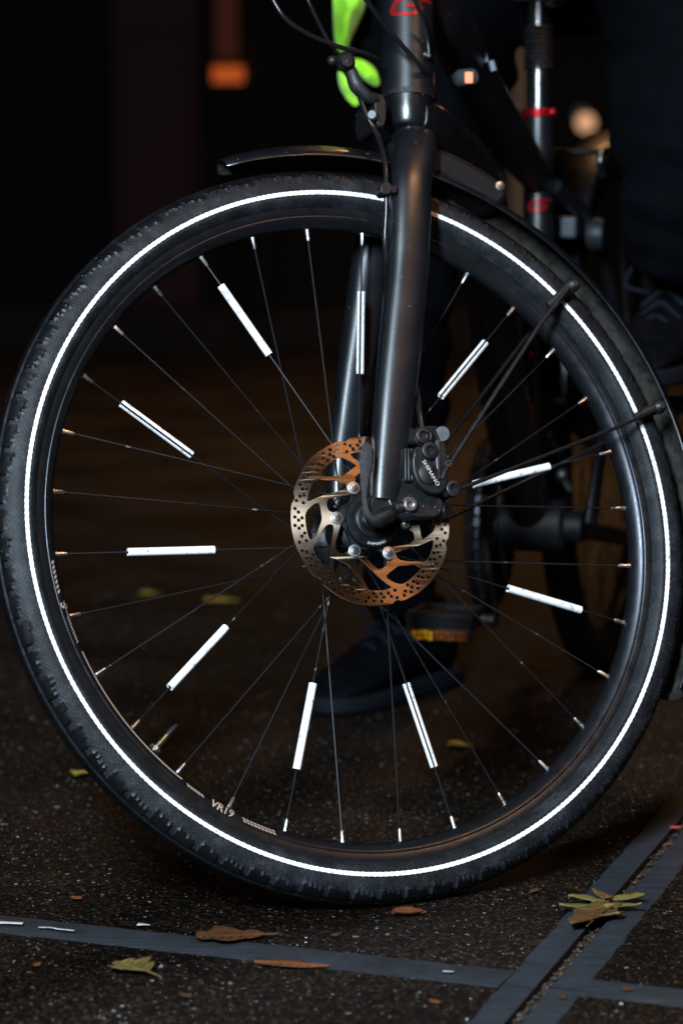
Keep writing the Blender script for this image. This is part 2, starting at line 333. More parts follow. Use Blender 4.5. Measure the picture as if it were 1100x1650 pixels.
# ---------------------------------------------------------------- setting: pavement of exposed aggregate with steel strips and a drain slot
G0 = np.array([0.1737, 2.3438]); E1 = np.array([0.93111, -0.36474]); E2 = np.array([0.30005, 0.95392]); T2 = np.array([0.95392, -0.30005]); T1 = np.array([0.36474, 0.93111])
def gp(s, t, z=0.0): q = G0 + E2 * s + T2 * t; return np.array([q[0], q[1], z])       # along / across the slot
def gh(s, t, z=0.0): q = G0 + E1 * s + T1 * t; return np.array([q[0], q[1], z])       # along / across the cross strip
ground_m = mat('exposed_aggregate', (0.03, 0.03, 0.03), 0.5, spec=0.22)
def _gr():
    m = ground_m; b = m.node_tree.nodes['Principled BSDF']; tc = nd(m, 'ShaderNodeTexCoord')
    n0 = nd(m, 'ShaderNodeTexNoise', i_Scale=3.2, i_Detail=5.0); lk(m, tc.outputs['Object'], n0.inputs['Vector'])
    n1 = nd(m, 'ShaderNodeTexNoise', i_Scale=240.0, i_Detail=4.0); lk(m, tc.outputs['Object'], n1.inputs['Vector'])
    base = ramp(m, n1.outputs['Fac'], [(0.3, (0.007, 0.005, 0.0036)), (0.7, (0.024, 0.0165, 0.0115))])
    vp = nd(m, 'ShaderNodeTexVoronoi', i_Scale=210.0); lk(m, tc.outputs['Object'], vp.inputs['Vector'])
    sp_ = nd(m, 'ShaderNodeSeparateColor'); lk(m, vp.outputs['Color'], sp_.inputs[0])
    pc = ramp(m, sp_.outputs[2], [(0.0, (0.35, 0.33, 0.3)), (0.6, (1.0, 0.92, 0.82)), (1.0, (2.3, 1.9, 1.55))]); ed_ = ramp(m, vp.outputs['Distance'], [(0.3, (1, 1, 1)), (0.62, (0.25, 0.25, 0.25))])
    ma = nd(m, 'ShaderNodeMix', data_type='RGBA', blend_type='MULTIPLY'); ma.inputs[0].default_value = 1; lk(m, pc.outputs[0], ma.inputs[6]); lk(m, ed_.outputs[0], ma.inputs[7])
    mb = nd(m, 'ShaderNodeMix', data_type='RGBA', blend_type='MULTIPLY'); mb.inputs[0].default_value = 1; lk(m, base.outputs[0], mb.inputs[6]); lk(m, ma.outputs[2], mb.inputs[7])
    cur = mb.outputs[2]; hts = [ed_.outputs[0]]
    for sc, th, rad, soft in ((150.0, 0.80, 0.34, 0.10), (330.0, 0.70, 0.36, 0.12), (75.0, 0.93, 0.28, 0.08)):
        v = nd(m, 'ShaderNodeTexVoronoi', i_Scale=sc); lk(m, tc.outputs['Object'], v.inputs['Vector'])
        sep = nd(m, 'ShaderNodeSeparateColor'); lk(m, v.outputs['Color'], sep.inputs[0])
        rr = ramp(m, v.outputs['Distance'], [(rad - soft, (1, 1, 1)), (rad, (0, 0, 0))])
        g = nd(m, 'ShaderNodeMath', operation='GREATER_THAN'); lk(m, sep.outputs[0], g.inputs[0]); g.inputs[1].default_value = th
        mk = nd(m, 'ShaderNodeMath', operation='MULTIPLY'); lk(m, rr.outputs[0], mk.inputs[0]); lk(m, g.outputs[0], mk.inputs[1])
        cr = ramp(m, sep.outputs[1], [(0.0, (0.018, 0.014, 0.010)), (0.45, (0.042, 0.034, 0.027)), (0.7, (0.10, 0.045, 0.018)), (0.80, (0.055, 0.056, 0.057)), (0.97, (0.32, 0.33, 0.34))])
        mx = nd(m, 'ShaderNodeMix', data_type='RGBA'); lk(m, mk.outputs[0], mx.inputs[0]); lk(m, cur, mx.inputs[6]); lk(m, cr.outputs[0], mx.inputs[7]); cur = mx.outputs[2]
        hts.append(rr.outputs[0])
    wet = ramp(m, n0.outputs['Fac'], [(0.35, (0.5, 0.5, 0.5)), (0.65, (1.2, 1.2, 1.2))])
    mm = nd(m, 'ShaderNodeMix', data_type='RGBA', blend_type='MULTIPLY'); mm.inputs[0].default_value = 1; lk(m, cur, mm.inputs[6]); lk(m, wet.outputs[0], mm.inputs[7])
    lk(m, mm.outputs[2], b.inputs['Base Color'])
    rg = ramp(m, n0.outputs['Fac'], [(0.35, (0.38, 0.38, 0.38)), (0.65, (0.62, 0.62, 0.62))]); lk(m, rg.outputs[0], b.inputs['Roughness'])
    ad = nd(m, 'ShaderNodeMath', operation='ADD'); lk(m, hts[0], ad.inputs[0]); lk(m, hts[1], ad.inputs[1])
    ad2 = nd(m, 'ShaderNodeMath', operation='ADD'); lk(m, ad.outputs[0], ad2.inputs[0]); lk(m, n1.outputs['Fac'], ad2.inputs[1])
    bp = nd(m, 'ShaderNodeBump', i_Strength=0.8, i_Distance=0.0012); lk(m, ad2.outputs[0], bp.inputs['Height']); lk(m, bp.outputs[0], b.inputs['Normal'])
_gr()
steel_m = dusty(mat('dull_galvanised_steel', (0.12, 0.13, 0.14), 0.5, metal=0.35), 22, 0.7, (0.038, 0.047, 0.059), (0.022, 0.024, 0.027), 0.38, 0.6, 0.2, spots=0.04)
def _st():
    m = steel_m; b = m.node_tree.nodes['Principled BSDF']; b.inputs['Metallic'].default_value = 0.3
    src = b.inputs['Base Color'].links[0].from_socket; tc = nd(m, 'ShaderNodeTexCoord')
    n = nd(m, 'ShaderNodeTexNoise', i_Scale=9.0, i_Detail=9.0, i_Roughness=0.7); lk(m, tc.outputs['Object'], n.inputs['Vector'])
    r = ramp(m, n.outputs['Fac'], [(0.50, (0, 0, 0)), (0.74, (0.8, 0.8, 0.8))]); mx = nd(m, 'ShaderNodeMix', data_type='RGBA'); lk(m, r.outputs[0], mx.inputs[0]); lk(m, src, mx.inputs[6]); mx.inputs[7].default_value = (0.012, 0.0095, 0.0075, 1)
    n2 = nd(m, 'ShaderNodeTexNoise', i_Scale=520.0, i_Detail=2.0); lk(m, tc.outputs['Object'], n2.inputs['Vector'])
    r2 = ramp(m, n2.outputs['Fac'], [(0.66, (0, 0, 0)), (0.72, (1, 1, 1))]); m2 = nd(m, 'ShaderNodeMix', data_type='RGBA'); lk(m, r2.outputs[0], m2.inputs[0]); lk(m, mx.outputs[2], m2.inputs[6]); m2.inputs[7].default_value = (0.09, 0.085, 0.08, 1)
    mp = nd(m, 'ShaderNodeMapping'); lk(m, tc.outputs['Object'], mp.inputs[0]); mp.inputs['Rotation'].default_value = (0, 0, 0.37); mp.inputs['Scale'].default_value = (14, 500, 1)
    n3 = nd(m, 'ShaderNodeTexNoise', i_Scale=1.0, i_Detail=4.0); lk(m, mp.outputs[0], n3.inputs['Vector']); r3 = ramp(m, n3.outputs['Fac'], [(0.3, (0.55, 0.55, 0.55)), (0.7, (1.5, 1.5, 1.5))])
    m3 = nd(m, 'ShaderNodeMix', data_type='RGBA', blend_type='MULTIPLY'); m3.inputs[0].default_value = 1; lk(m, m2.outputs[2], m3.inputs[6]); lk(m, r3.outputs[0], m3.inputs[7]); lk(m, m3.outputs[2], b.inputs['Base Color'])
_st()
dirt_m = mat('slot_dirt', (0.014, 0.011, 0.008), 0.9)
g = MB()
for t0, t1 in ((-45, -0.0065), (0.0065, 45)):
    g.add([gp(-12, t0), gp(-12, t1), gp(60, t1), gp(60, t0)], [(0, 1, 2, 3)])
pav = obj('pavement', g, ground_m, smooth=0, kind='structure')
pav['label'] = 'dark damp exposed aggregate paving with pale stone flecks'
g = MB()
a, b_, c_, d_ = (-0.0065, 0), (-0.0065, -0.008), (0.0065, -0.008), (0.0065, 0)
for q0, q1 in ((a, b_), (b_, c_), (c_, d_)):
    g.add([gp(-12, *q0), gp(-12, *q1), gp(60, *q1), gp(60, *q0)], [(0, 1, 2, 3)])
obj('drain_slot', g, dirt_m, pav, smooth=0)
def strip(fn, s0, s1, t0, t1, z):
    g = MB(); n = max(2, int((s1 - s0) / 0.012)); vs = []; fs = []
    prof = [(t0, 0), (t0 + 0.0035, z), (t0 * 0.5 + t1 * 0.5, z * (1.0 + random.uniform(-0.08, 0.08))), (t1 - 0.0035, z), (t1, 0)]
    for i in range(n + 1):
        s = s0 + (s1 - s0) * i / n
        for k, (t, zz) in enumerate(prof):
            j = (0.0022 * noise.noise(Vector((s * 31, t0 * 90, k))) + 0.0012 * noise.noise(Vector((s * 110, t0 * 90, k)))) * (1 if abs(t) > .0068 or fn is gh else 0)
            vs.append(fn(s, t + j, zz))
    m_ = len(prof)
    for i in range(n): fs += [(i * m_ + k, i * m_ + k + 1, (i + 1) * m_ + k + 1, (i + 1) * m_ + k) for k in range(m_ - 1)]
    g.add(vs, fs); return obj('steel_strip', g, steel_m, pav, smooth=50)
strip(gp, -2.2, -0.02, -0.0345, -0.0066, 0.0012); strip(gp, -0.0185, 3.5, -0.0345, -0.0066, 0.0012)
strip(gp, -2.2, -0.015, 0.0066, 0.0345, 0.0011); strip(gp, -0.0135, 3.5, 0.0066, 0.0345, 0.0011)
strip(gh, -4.0, -0.035, -0.027, 0.027, 0.0008); strip(gh, 0.035, 3.0, -0.024, 0.026, 0.0008)
# grit: loose chips lying on the paving and in the slot
gr = MB(); rng = random.Random(3)
def chip(c, r, mi):
    ph = rng.random() * 6.28; vs = []
    for k in range(5):
        a_ = ph + k * 1.2566; rr = r * rng.uniform(0.7, 1.2); vs.append((c[0] + rr * math.cos(a_), c[1] + rr * math.sin(a_), c[2]))
    vs.append((c[0] + r * 0.2, c[1], c[2] + r * rng.uniform(0.5, 0.9))); gr.add(vs, [(k, (k + 1) % 5, 5) for k in range(5)], mi)
for _ in range(420):
    s = rng.uniform(-0.3, 0.7); chip(gp(s, rng.uniform(-0.005, 0.005), -0.0075 + rng.uniform(0, 0.004)), rng.uniform(0.001, 0.003), rng.choice([0, 0, 0, 0, 0, 1]))
for _ in range(1500):
    x = rng.uniform(-0.7, 0.8); y = 2.0 + rng.random() ** 1.3 * 2.2; chip((x, y, 0.0), rng.uniform(0.0005, 0.0017) * (1 if rng.random() < 0.96 else 1.7), rng.choice([0, 0, 0, 0, 1, 1, 1, 2, 2, 0, 1, 3]))
chips = obj('grit', gr, [mat('grit_dark', (0.028, 0.023, 0.019), 0.5), mat('grit_brown', (0.09, 0.045, 0.022), 0.5), mat('grit_grey', (0.10, 0.10, 0.10), 0.4), mat('grit_pale', (0.34, 0.36, 0.38), 0.35)], smooth=0)
tag(chips, 'loose stone grit scattered over the dark paving', 'grit', kind='stuff')

# building behind
WY = 10.4
wall_m = dusty(mat('dark_render_wall', (0.06, 0.05, 0.045), 0.9, spec=0.05), 2.0, 0.5, (0.006, 0.005, 0.0045), (0.010, 0.008, 0.007), 0.8, 0.95, 0.1)
reddoor_m = mat('dark_red_paint', (0.016, 0.0012, 0.0010), 0.6, spec=0.1)
bld = empty('building', (0, WY, 0)); tag(bld, 'dark building front behind the bicycle with dim orange glow panels for lamplight', 'building')
def wbox(name, px0, px1, z0, z1, y0, y1, m, parent, by=0, label=None):
    x0 = at(px0, 300, WY)[0]; x1 = at(px1, 300, WY)[0]; g = MB()
    g.box(((x0 + x1) / 2, (y0 + y1) / 2, (z0 + z1) / 2), ((x1 - x0) / 2, 0, 0), (0, (y1 - y0) / 2, 0), (0, 0, (z1 - z0) / 2))
    return obj(name, g, m, parent, bevel=by, label=label)
def zz(py): return float(at(550, py, WY)[2])
wbox('wall', -6000, 7000, 0, 6.0, WY, WY + 0.4, wall_m, bld)
wbox('plinth', -6000, 7000, 0, 0.16, WY - 0.05, WY - 0.002, mat('plinth_stone', (0.012, 0.01, 0.008), 0.8, spec=0.05), bld, 0.01)
dr = wbox('red_door', 185, 322, 0.165, 2.2, WY - 0.05, WY - 0.002, reddoor_m, bld, 0.006)
for k in range(2):
    wbox('door_panel', 200, 308, 0.35 + k * 0.95, 1.15 + k * 0.95, WY - 0.068, WY - 0.052, reddoor_m, dr, 0.006)
wbox('pier', 405, 445, 0.165, 4.0, WY - 0.12, WY - 0.002, wall_m, bld, 0.01)
wbox('pier', 985, 1040, 0.165, 4.0, WY - 0.12, WY - 0.002, wall_m, bld, 0.01)
o1 = mat('orange_lamplight_glow', (0.01, 0.004, 0.002), 0.6, spec=0.1, emit=(1.0, 0.17, 0.025), es=0.42)  # emission stands in for lamplight falling on the wall
o2 = mat('dim_lamplight_glow', (0.01, 0.004, 0.002), 0.6, spec=0.1, emit=(1.0, 0.19, 0.06), es=0.026)
o3 = mat('faint_lamplight_glow', (0.01, 0.004, 0.002), 0.6, spec=0.1, emit=(1.0, 0.14, 0.03), es=0.085)
wn_ = wbox('opening', 336, 438, zz(160), zz(-120), WY - 0.06, WY - 0.125 + 0.1, wall_m, bld, 0.004)  # backing for the added panels that glow as lamplit wall
wbox('glow_panel', 345, 394, zz(134), zz(108), WY - 0.075, WY - 0.064, o1, wn_, label='bright orange glow panel for lamplight on the wall')
wbox('glow_panel', 350, 386, zz(98), zz(-110), WY - 0.075, WY - 0.064, o2, wn_, label='dim orange glow panel for lamplight on the wall')
wbox('glow_panel', 404, 424, zz(128), zz(76), WY - 0.075, WY - 0.064, o3, wn_, label='faint orange glow panel for lamplight on the wall')
pil = wbox('pillar', 812, 842, 0.165, 4.0, WY - 0.30, WY - 0.15, mat('pale_stone_pillar', (0.12, 0.09, 0.06), 0.8), bld, 0.01, label='narrow pale stone pillar')
lampm = mat('lit_lamp_globe', (0.6, 0.5, 0.4), 0.4, emit=(1.0, 0.50, 0.24), es=0.62)
lp = empty('wall_lamp', (float(at(943, 198, WY - 0.2)[0]), WY - 0.02, float(at(943, 198, WY - 0.2)[2])))
tag(lp, 'small round warm glowing lamp on the dark wall behind the saddle', 'lamp')
g = MB(); g.ball(at(943, 198, WY - 0.2), 0.034, 16); obj('globe', g, lampm, lp)
g = MB(); c = at(943, 198, WY - 0.2); g.tube([c + np.array([0, 0.02, 0.0]), c + np.array([0, 0.1, 0.03]), c + np.array([0, 0.19, 0.03])], 0.008); g.cyl(c + np.array([0, 0.185, 0.03]), c + np.array([0, 0.2, 0.03]), 0.03); obj('bracket', g, black_al, lp)
# ---------------------------------------------------------------- bicycle
bike = empty('bicycle', A - 0.3345 * V - np.array([0, 0, 0.0235]))
tag(bike, 'matte black city bicycle with its reflective-striped front wheel turned towards the camera', 'bicycle')
fw = empty('front_wheel', parent=bike)
# tyre with raised tread blocks, feathered shoulders
NB, PER = 83, 15
def tyre_mesh(R0=0.3345, r0=0.0232, nb=NB, per=PER, fr=(U, V, N), c=A, mp=58):
    NA = nb * per; th = np.radians(np.linspace(-146, 146, mp)); vs = np.zeros((NA, mp, 3)); td = np.zeros((NA, mp))
    for i in range(NA):
        a = 2 * PI * i / NA; ph = (i % per) / per; blk = i // per; d = fr[0] * math.cos(a) + fr[1] * math.sin(a); rr = random.Random(blk)
        for side in (-1, 1):
            lim = 47 + 13 * (1 - ph) if side > 0 else 47 + 13 * ph
            lim += 6 * rr.uniform(-1, 1) + (7 if i % 3 == 1 else 0) * rr.random()
            sel = (np.sign(th + 1e-9) == side)
            t = np.degrees(np.abs(th)); m_ = (t < lim).astype(float)
            if ph < 0.14: m_ = m_ * (t < 20)                                   # cross groove between blocks
            m_ = m_ * (1 - 0.9 * ((t > 22) & (t < 27)))                          # circumferential groove
            td[i][sel] = m_[sel]
        rad = r0 - 0.0006 + 0.0015 * td[i] + 0.00025 * np.array([noise.noise(Vector((a * 60, q * 6, 1.7))) for q in th])
        rad = rad + np.where(np.abs(np.degrees(th)) > 118, 0.0006, 0)
        rc = R0 + rad * np.cos(th); wc = rad * np.sin(th); ad = np.abs(np.degrees(th)); q = np.clip((ad - 108) / 38.0, 0, 1); sg_ = np.sign(th)
        r_a, w_a = R0 + r0 * math.cos(math.radians(108)), r0 * math.sin(math.radians(108))
        rb = (1 - q) ** 2 * r_a + 2 * q * (1 - q) * .3235 + q * q * .3190; wb = (1 - q) ** 2 * w_a + 2 * q * (1 - q) * .0208 + q * q * .0132
        rc = np.where(ad > 108, rb, rc); wc = np.where(ad > 108, sg_ * wb, wc)
        vs[i] = c + np.outer(rc, d) + np.outer(wc, fr[2])
    b = MB(); fs = []; mi = []
    for i in range(NA):
        i2 = (i + 1) % NA
        for j in range(mp - 1):
            fs.append((i * mp + j, i * mp + j + 1, i2 * mp + j + 1, i2 * mp + j)); mi.append(1 if (td[i][j] + td[i][j + 1]) > 0.9 or abs(math.degrees(th[j])) < 30 else 0)
    b.v = [tuple(q) for q in vs.reshape(-1, 3)]; b.f = fs; b.mi = mi
    return b, NA, mp, th
tb, NA_, MP_, TH_ = tyre_mesh()
ty = obj('tyre', tb, [side_m, tread_m], fw, smooth=28)
uvl = ty.data.uv_layers.new(name='UVMap')
vi = np.empty(len(ty.data.loops), int); ty.data.loops.foreach_get('vertex_index', vi)
fi = np.repeat(np.arange(len(ty.data.polygons)), 4); ai = vi // MP_; fa = fi // (MP_ - 1); ai = np.where((ai == 0) & (fa == NA_ - 1), NA_, ai)
uv = np.stack([ai * (2 * PI * 0.3345 / NA_), TH_[vi % MP_] * 0.0235], 1); uvl.data.foreach_set('uv', uv.ravel())
# reflective stripes
for sg in (1, -1):
    b = MB(); prof = []
    for t in (92, 93.8, 95.6, 97.4, 99.2, 101, 102.8): q = math.radians(t); prof.append((0.3345 + 0.02355 * math.cos(q), sg * 0.02355 * math.sin(q)))
    prof = prof[:]; b.lathe(prof, 720)
    vv = []
    m_ = len(prof)
    for i in range(720):                                          # finely serrated edges where the sheet follows the casing threads
        for j in range(m_):
            p = np.array(b.v[i * m_ + j])
            if j in (0, m_ - 1) and i % 2: d = nrm(p - A - N * ((p - A) @ N)); p = p + d * (0.0004 if j == 0 else -0.0004) * -1
            vv.append(tuple(p))
    b.v = vv
    obj('reflective_stripe', b, retro, fw, smooth=60)
# rim
half = [(0.3212, 0.0112), (0.3220, 0.0122), (0.3214, 0.0130), (0.3118, 0.0130), (0.3112, 0.0125), (0.3106, 0.0129), (0.3092, 0.0126), (0.3070, 0.0112), (0.3045, 0.0090), (0.3020, 0.0060), (0.3006, 0.0030), (0.3000, 0.0)]
prof = half + [(r, -w) for r, w in half[-2::-1]] + [(0.3150, -0.0105), (0.3110, -0.008), (0.3105, 0.0), (0.3110, 0.008), (0.3150, 0.0105)]
b = MB(); b.lathe(prof, 360, closed=True); obj('rim', b, rim_m, fw, smooth=50)
def rimw(r): 
    xs = [0.3000, 0.3006, 0.3020, 0.3045, 0.3070, 0.3092, 0.3120]; ws = [0, 0.0030, 0.0060, 0.0090, 0.0112, 0.0124, 0.0127]
    return float(np.interp(r, xs, ws)) + 0.0005
def rim_decal(name, a0, a1, r0, r1, m, slant=0.0):
    b = MB(); n = max(2, int(abs(a1 - a0) * 2)); vs = []
    for i in range(n + 1):
        for k in range(4):
            r = r0 + (r1 - r0) * k / 3; a = a0 + (a1 - a0) * i / n + slant * k / 3; vs.append(WP(r, a, rimw(r)))
    b.add(vs, [(i * 4 + k, i * 4 + k + 1, (i + 1) * 4 + k + 1, (i + 1) * 4 + k) for i in range(n) for k in range(3)]); return obj(name, b, m, fw, smooth=60)
def rim_text(txt, R, a0, h, m, sx=1.0, flip=False):
    o = text_mesh('rim_lettering', txt, h, 0, m, fw, A, U, V, N, bend=(R, a0, 1), sx=sx, shear=0.15, bold=0.018)
    o_ = origin_of(fw); me = o.data; co = np.empty(len(me.vertices) * 3); me.vertices.foreach_get('co', co); co = co.reshape(-1, 3) + o_
    rel = co - A; ru = rel @ U; rv = rel @ V; r = np.hypot(ru, rv)
    wv = np.array([rimw(q) + 0.0009 for q in r]); co = A + np.outer(ru, U) + np.outer(rv, V) + np.outer(wv, N)
    me.vertices.foreach_set('co', (co - o_).ravel()); return o
rim_decal('rim_decal', -161, -132.8, 0.3040, 0.3058, tan_print)
for k in range(14): rim_decal('rim_decal', -163.2 - k * 0.55, -163.0 - k * 0.55 + 0.1, 0.3040, 0.3058 + 0.0012 * (k < 9), tan_print, 0.35)
for k in range(6): rim_decal('rim_decal', -131.8 + k * .62, -131.4 + k * .62, 0.3050, 0.3078, tan_print, 0.4)
rim_text('VR19', 0.3108, -124.2, 0.0078, tan_print, 1.0)
for k in range(9):
    rim_decal('rim_decal', -120.2 + k * .72, -119.7 + k * .72, 0.3050, 0.3066, tan_print, 0.3); rim_decal('rim_decal', -120.0 + k * .72, -119.5 + k * .72, 0.3074, 0.3090, tan_print, 0.3)
rim_text('S', 0.3100, -169.5, 0.0070, tan_print, 1.3)
for k in range(7): rim_decal('rim_decal', -177.5 + k * .85, -177.0 + k * .85, 0.3062, 0.3092, tan_print, 0.4)
# spokes: 32, three-cross; index k runs clockwise from the top right
OFF = 1.2
def spoke_ends(k):
    al = (6 - k) * 11.25 + OFF; sg = 1 if k % 4 in (1, 2) else -1; w = 0.025 if k % 2 == 0 else -0.035
    return WP(0.3, al, 0), WP(0.026, al + sg * 48, w + (0.0012 if k % 4 in (0, 3) else -0.0012)), w
for k in range(32):
    p0, p1, w = spoke_ends(k); d = nrm(p1 - p0); b = MB()
    el = nrm(N) * (0.004 if w > 0 else -0.004)
    b.tube([p0 + d * 0.004, p0 + (p1 - p0) * 0.5, p1, p1 + el * (0.5 if k % 4 in (0, 3) else -0.5)], 0.00086, 8)
    obj('spoke', b, spoke_m, fw)
    b = MB(); b.tube([p0 - d * 0.001, p0 + d * 0.0015, p0 + d * 0.0016, p0 + d * 0.010, p0 + d * 0.0115], [0.0026, 0.0026, 0.0021, 0.0019, 0.0012], 10)
    obj('nipple', b, silver, fw, smooth=30)
REFL = {28: (.119, .404, 0), 31: (.201, .488, 2), 2: (.188, .476, 2), 5: (.236, .528, 1), 8: (.179, .476, 0), 13: (.213, .511, 2), 16: (.205, .494, 0), 19: (.198, .501, 0), 22: (.24, .533, 0), 25: (.16, .457, 2)}
for k, (t0, t1, slit) in REFL.items():
    p0, p1, w = spoke_ends(k); a_, e_ = p0 + (p1 - p0) * t0, p0 + (p1 - p0) * t1; t = nrm(e_ - a_); tocam = nrm(CAMP - a_)
    fwd = nrm(tocam - t * (tocam @ t)); sd = np.cross(t, fwd); b = MB(); R1, R2 = 0.0038, 0.0028
    rot = {0: PI, 1: PI * 0.75, 2: 0.12}[slit]; gap = 0.34; pr = []
    n = 22
    for i in range(n + 1): q = rot + gap + (2 * PI - 2 * gap) * i / n; pr.append((R1 * math.cos(q), R1 * math.sin(q)))
    for i in range(n, -1, -1): q = rot + gap + (2 * PI - 2 * gap) * i / n; pr.append((R2 * math.cos(q), R2 * math.sin(q)))
    m_ = len(pr); vs = [e + fwd * x + sd * y for e in (a_, e_) for x, y in pr]
    b.add(vs, [(i, (i + 1) % m_, (i + 1) % m_ + m_, i + m_) for i in range(m_)] + [(i, i + 1, m_ - 2 - i, m_ - 1 - i) for i in range(n)] + [(m_ + i, m_ + m_ - 1 - i, m_ + m_ - 2 - i, m_ + i + 1) for i in range(n)])
    obj('spoke_reflector', b, retro, fw, smooth=40)
# valve
ang = math.degrees(math.atan2(*((lambda q: (q @ V, q @ U))(P(245, 1212, 0) - A))))
d = nrm(A - WP(0.3, ang, 0)); p = WP(0.3, ang, 0); b = MB()
b.tube([p, p + d * 0.022], 0.0030, 14); vb = obj('valve', b, brass, fw)
b = MB(); b.tube([p + d * 0.0005, p + d * 0.004], 0.0062, 10); obj('valve_nut', b, silver, fw, smooth=20)
b = MB(); b.tube([p + d * 0.020, p + d * 0.023, p + d * 0.030, p + d * 0.034], [0.0032, 0.0034, 0.0028, 0.0016], 12); obj('valve_cap', b, plastic, fw)
# hub
prof = [(0.0001, -0.052), (0.008, -0.052), (0.009, -0.046), (0.016, -0.044), (0.018, -0.040), (0.0285, -0.038), (0.0295, -0.0365), (0.0295, -0.034), (0.028, -0.0325), (0.017, -0.028), (0.0145, -0.018), (0.0145, 0.008), (0.017, 0.018), (0.0275, 0.0225), (0.029, 0.0235), (0.029, 0.0265), (0.0275, 0.028), (0.0235, 0.030), (0.0235, 0.040)]
b = MB(); b.lathe(prof, 72); obj('hub', b, hub_m, fw, smooth=35)
b = MB(); b.lathe([(0.0235, 0.0395), (0.0262, 0.0400), (0.0266, 0.0425), (0.0262, 0.0470), (0.0250, 0.0482), (0.0215, 0.0486), (0.0212, 0.0478), (0.0180, 0.0478), (0.0176, 0.0500), (0.0155, 0.0508), (0.0150, 0.0500), (0.0120, 0.0500), (0.0115, 0.0540), (0.0095, 0.0548), (0.0001, 0.0548)], 72); lock = obj('lockring', b, hub_m, fw, smooth=35)
text_mesh('hub_lettering', 'SHIMANO', 0.0026, 0, white_print, fw, A + N * 0.0487, U, V, N, bend=(0.0243, -88, 1), sx=1.25)
# rotor
def rot2(x, y, a): a = math.radians(a); return (x * math.cos(a) - y * math.sin(a), x * math.sin(a) + y * math.cos(a))
def pol(r, a): a = math.radians(a); return (r * math.cos(a), r * math.sin(a))
def chaikin(p, n=2, closed=True):
    for _ in range(n):
        q = []
        for i in range(len(p)):
            a_, b_ = p[i], p[(i + 1) % len(p)]; q += [(a_[0] * .75 + b_[0] * .25, a_[1] * .75 + b_[1] * .25), (a_[0] * .25 + b_[0] * .75, a_[1] * .25 + b_[1] * .75)]
        p = q
    return p
RB = -127.2
outer = []
for i in range(360):
    a_ = i - 0.0; f = ((a_ - RB + 8) % 60) / 60; s_ = 0.0009 * math.sin(f * PI) + (0.0 if f < 0.88 else -0.0022 * math.sin((f - 0.88) / 0.12 * PI)); outer.append(pol(0.0812 + s_, a_))
loops = [outer]
inner = []; wins = []; holes = []
for k in range(6):
    b0 = RB + 60 * k
    # open centre: bounded by the rivet heads and arms
    for r, a_ in ((.0285, -5), (.0280, 5), (.0318, 10), (.0332, 16), (.0392, 27), (.0455, 35.5), (.0478, 42), (.0448, 50), (.0410, 52.5), (.0335, 52)): inner.append(pol(r, b0 + a_))
    # window between the forked arms
    wins.append([pol(r, b0 + a_) for r, a_ in ((.0545, 44.5), (.0512, 54), (.0498, 63), (.0540, 71), (.0600, 79.5), (.0665, 80.5), (.0672, 74), (.0672, 66), (.0672, 59), (.0650, 54.5), (.0598, 49))])
    # window between the b arm and the next long arm
    wins.append([pol(r, b0 + a_) for r, a_ in ((.0458, 68.5), (.0398, 68.8), (.0392, 72), (.0400, 77), (.0440, 85), (.0490, 92.5), (.0535, 97.5), (.0600, 103.5), (.0665, 109), (.0673, 102), (.0673, 94), (.0672, 87), (.0610, 84), (.0530, 76))])
    for j in range(10):
        t = b0 + j * 6.0 + 1.5
        for (r, da) in ((.0775, 0), (.0738, 2.2), (.0702, 0.4)):
            if (j + int((r - .07) * 400)) % 5 == 4: continue
            hr = 0.0018; cx, cy = pol(r + 0.0006 * math.sin(j * 2.1), t + da); holes.append([(cx + hr * math.cos(q * PI / 6), cy + hr * math.sin(q * PI / 6)) for q in range(12)])
loops += [chaikin(inner, 2)] + [chaikin(w, 2) for w in wins] + holes
rotor, flat = curve2d('brake_rotor', loops, 0.0018, rotor_m, fw, A + 0.043 * N, U, V, N)
uvl = rotor.data.uv_layers.get('UVMap') or rotor.data.uv_layers.new(name='UVMap'); vi = np.empty(len(rotor.data.loops), int); rotor.data.loops.foreach_get('vertex_index', vi)
th_ = np.arctan2(flat[:, 1], flat[:, 0]); rr_ = np.hypot(flat[:, 0], flat[:, 1])
ls = np.empty(len(rotor.data.polygons), int); rotor.data.polygons.foreach_get('loop_start', ls); lt = np.empty(len(rotor.data.polygons), int); rotor.data.polygons.foreach_get('loop_total', lt)
tl = th_[vi].copy(); first = np.repeat(tl[ls], lt); tl = np.where(tl - first > PI, tl - 2 * PI, tl); tl = np.where(tl - first < -PI, tl + 2 * PI, tl)
uvl.data.foreach_set('uv', np.stack([tl / (2 * PI), rr_[vi]], 1).ravel())
for k in range(6):
    c = WP(0.0351, RB + 60 * k, 0.0435); b = MB(); b.tube([c, c + N * 0.0018, c + N * 0.0022], [0.0062, 0.0062, 0.0054], 24); rv = obj('rivet', b, rivet_m, fw, smooth=30)
    b = MB(); b.tube([c + N * 0.0021, c + N * 0.0027, c + N * 0.0031], [0.0040, 0.0038, 0.0028], 18); obj('rivet', b, silver, fw, smooth=30)
sp = []
for k in range(6):
    b0 = RB + 60 * k
    for r, a_ in ((.0275, -20), (.0300, -10), (.0375, -7), (.0400, 0), (.0375, 7), (.0300, 10), (.0275, 20)): sp.append(pol(r, b0 + a_))
curve2d('rotor_spider', [chaikin(sp, 1), [pol(0.020, q * 10) for q in range(36)]], 0.0026, black_al, fw, A + 0.0405 * N, U, V, N)

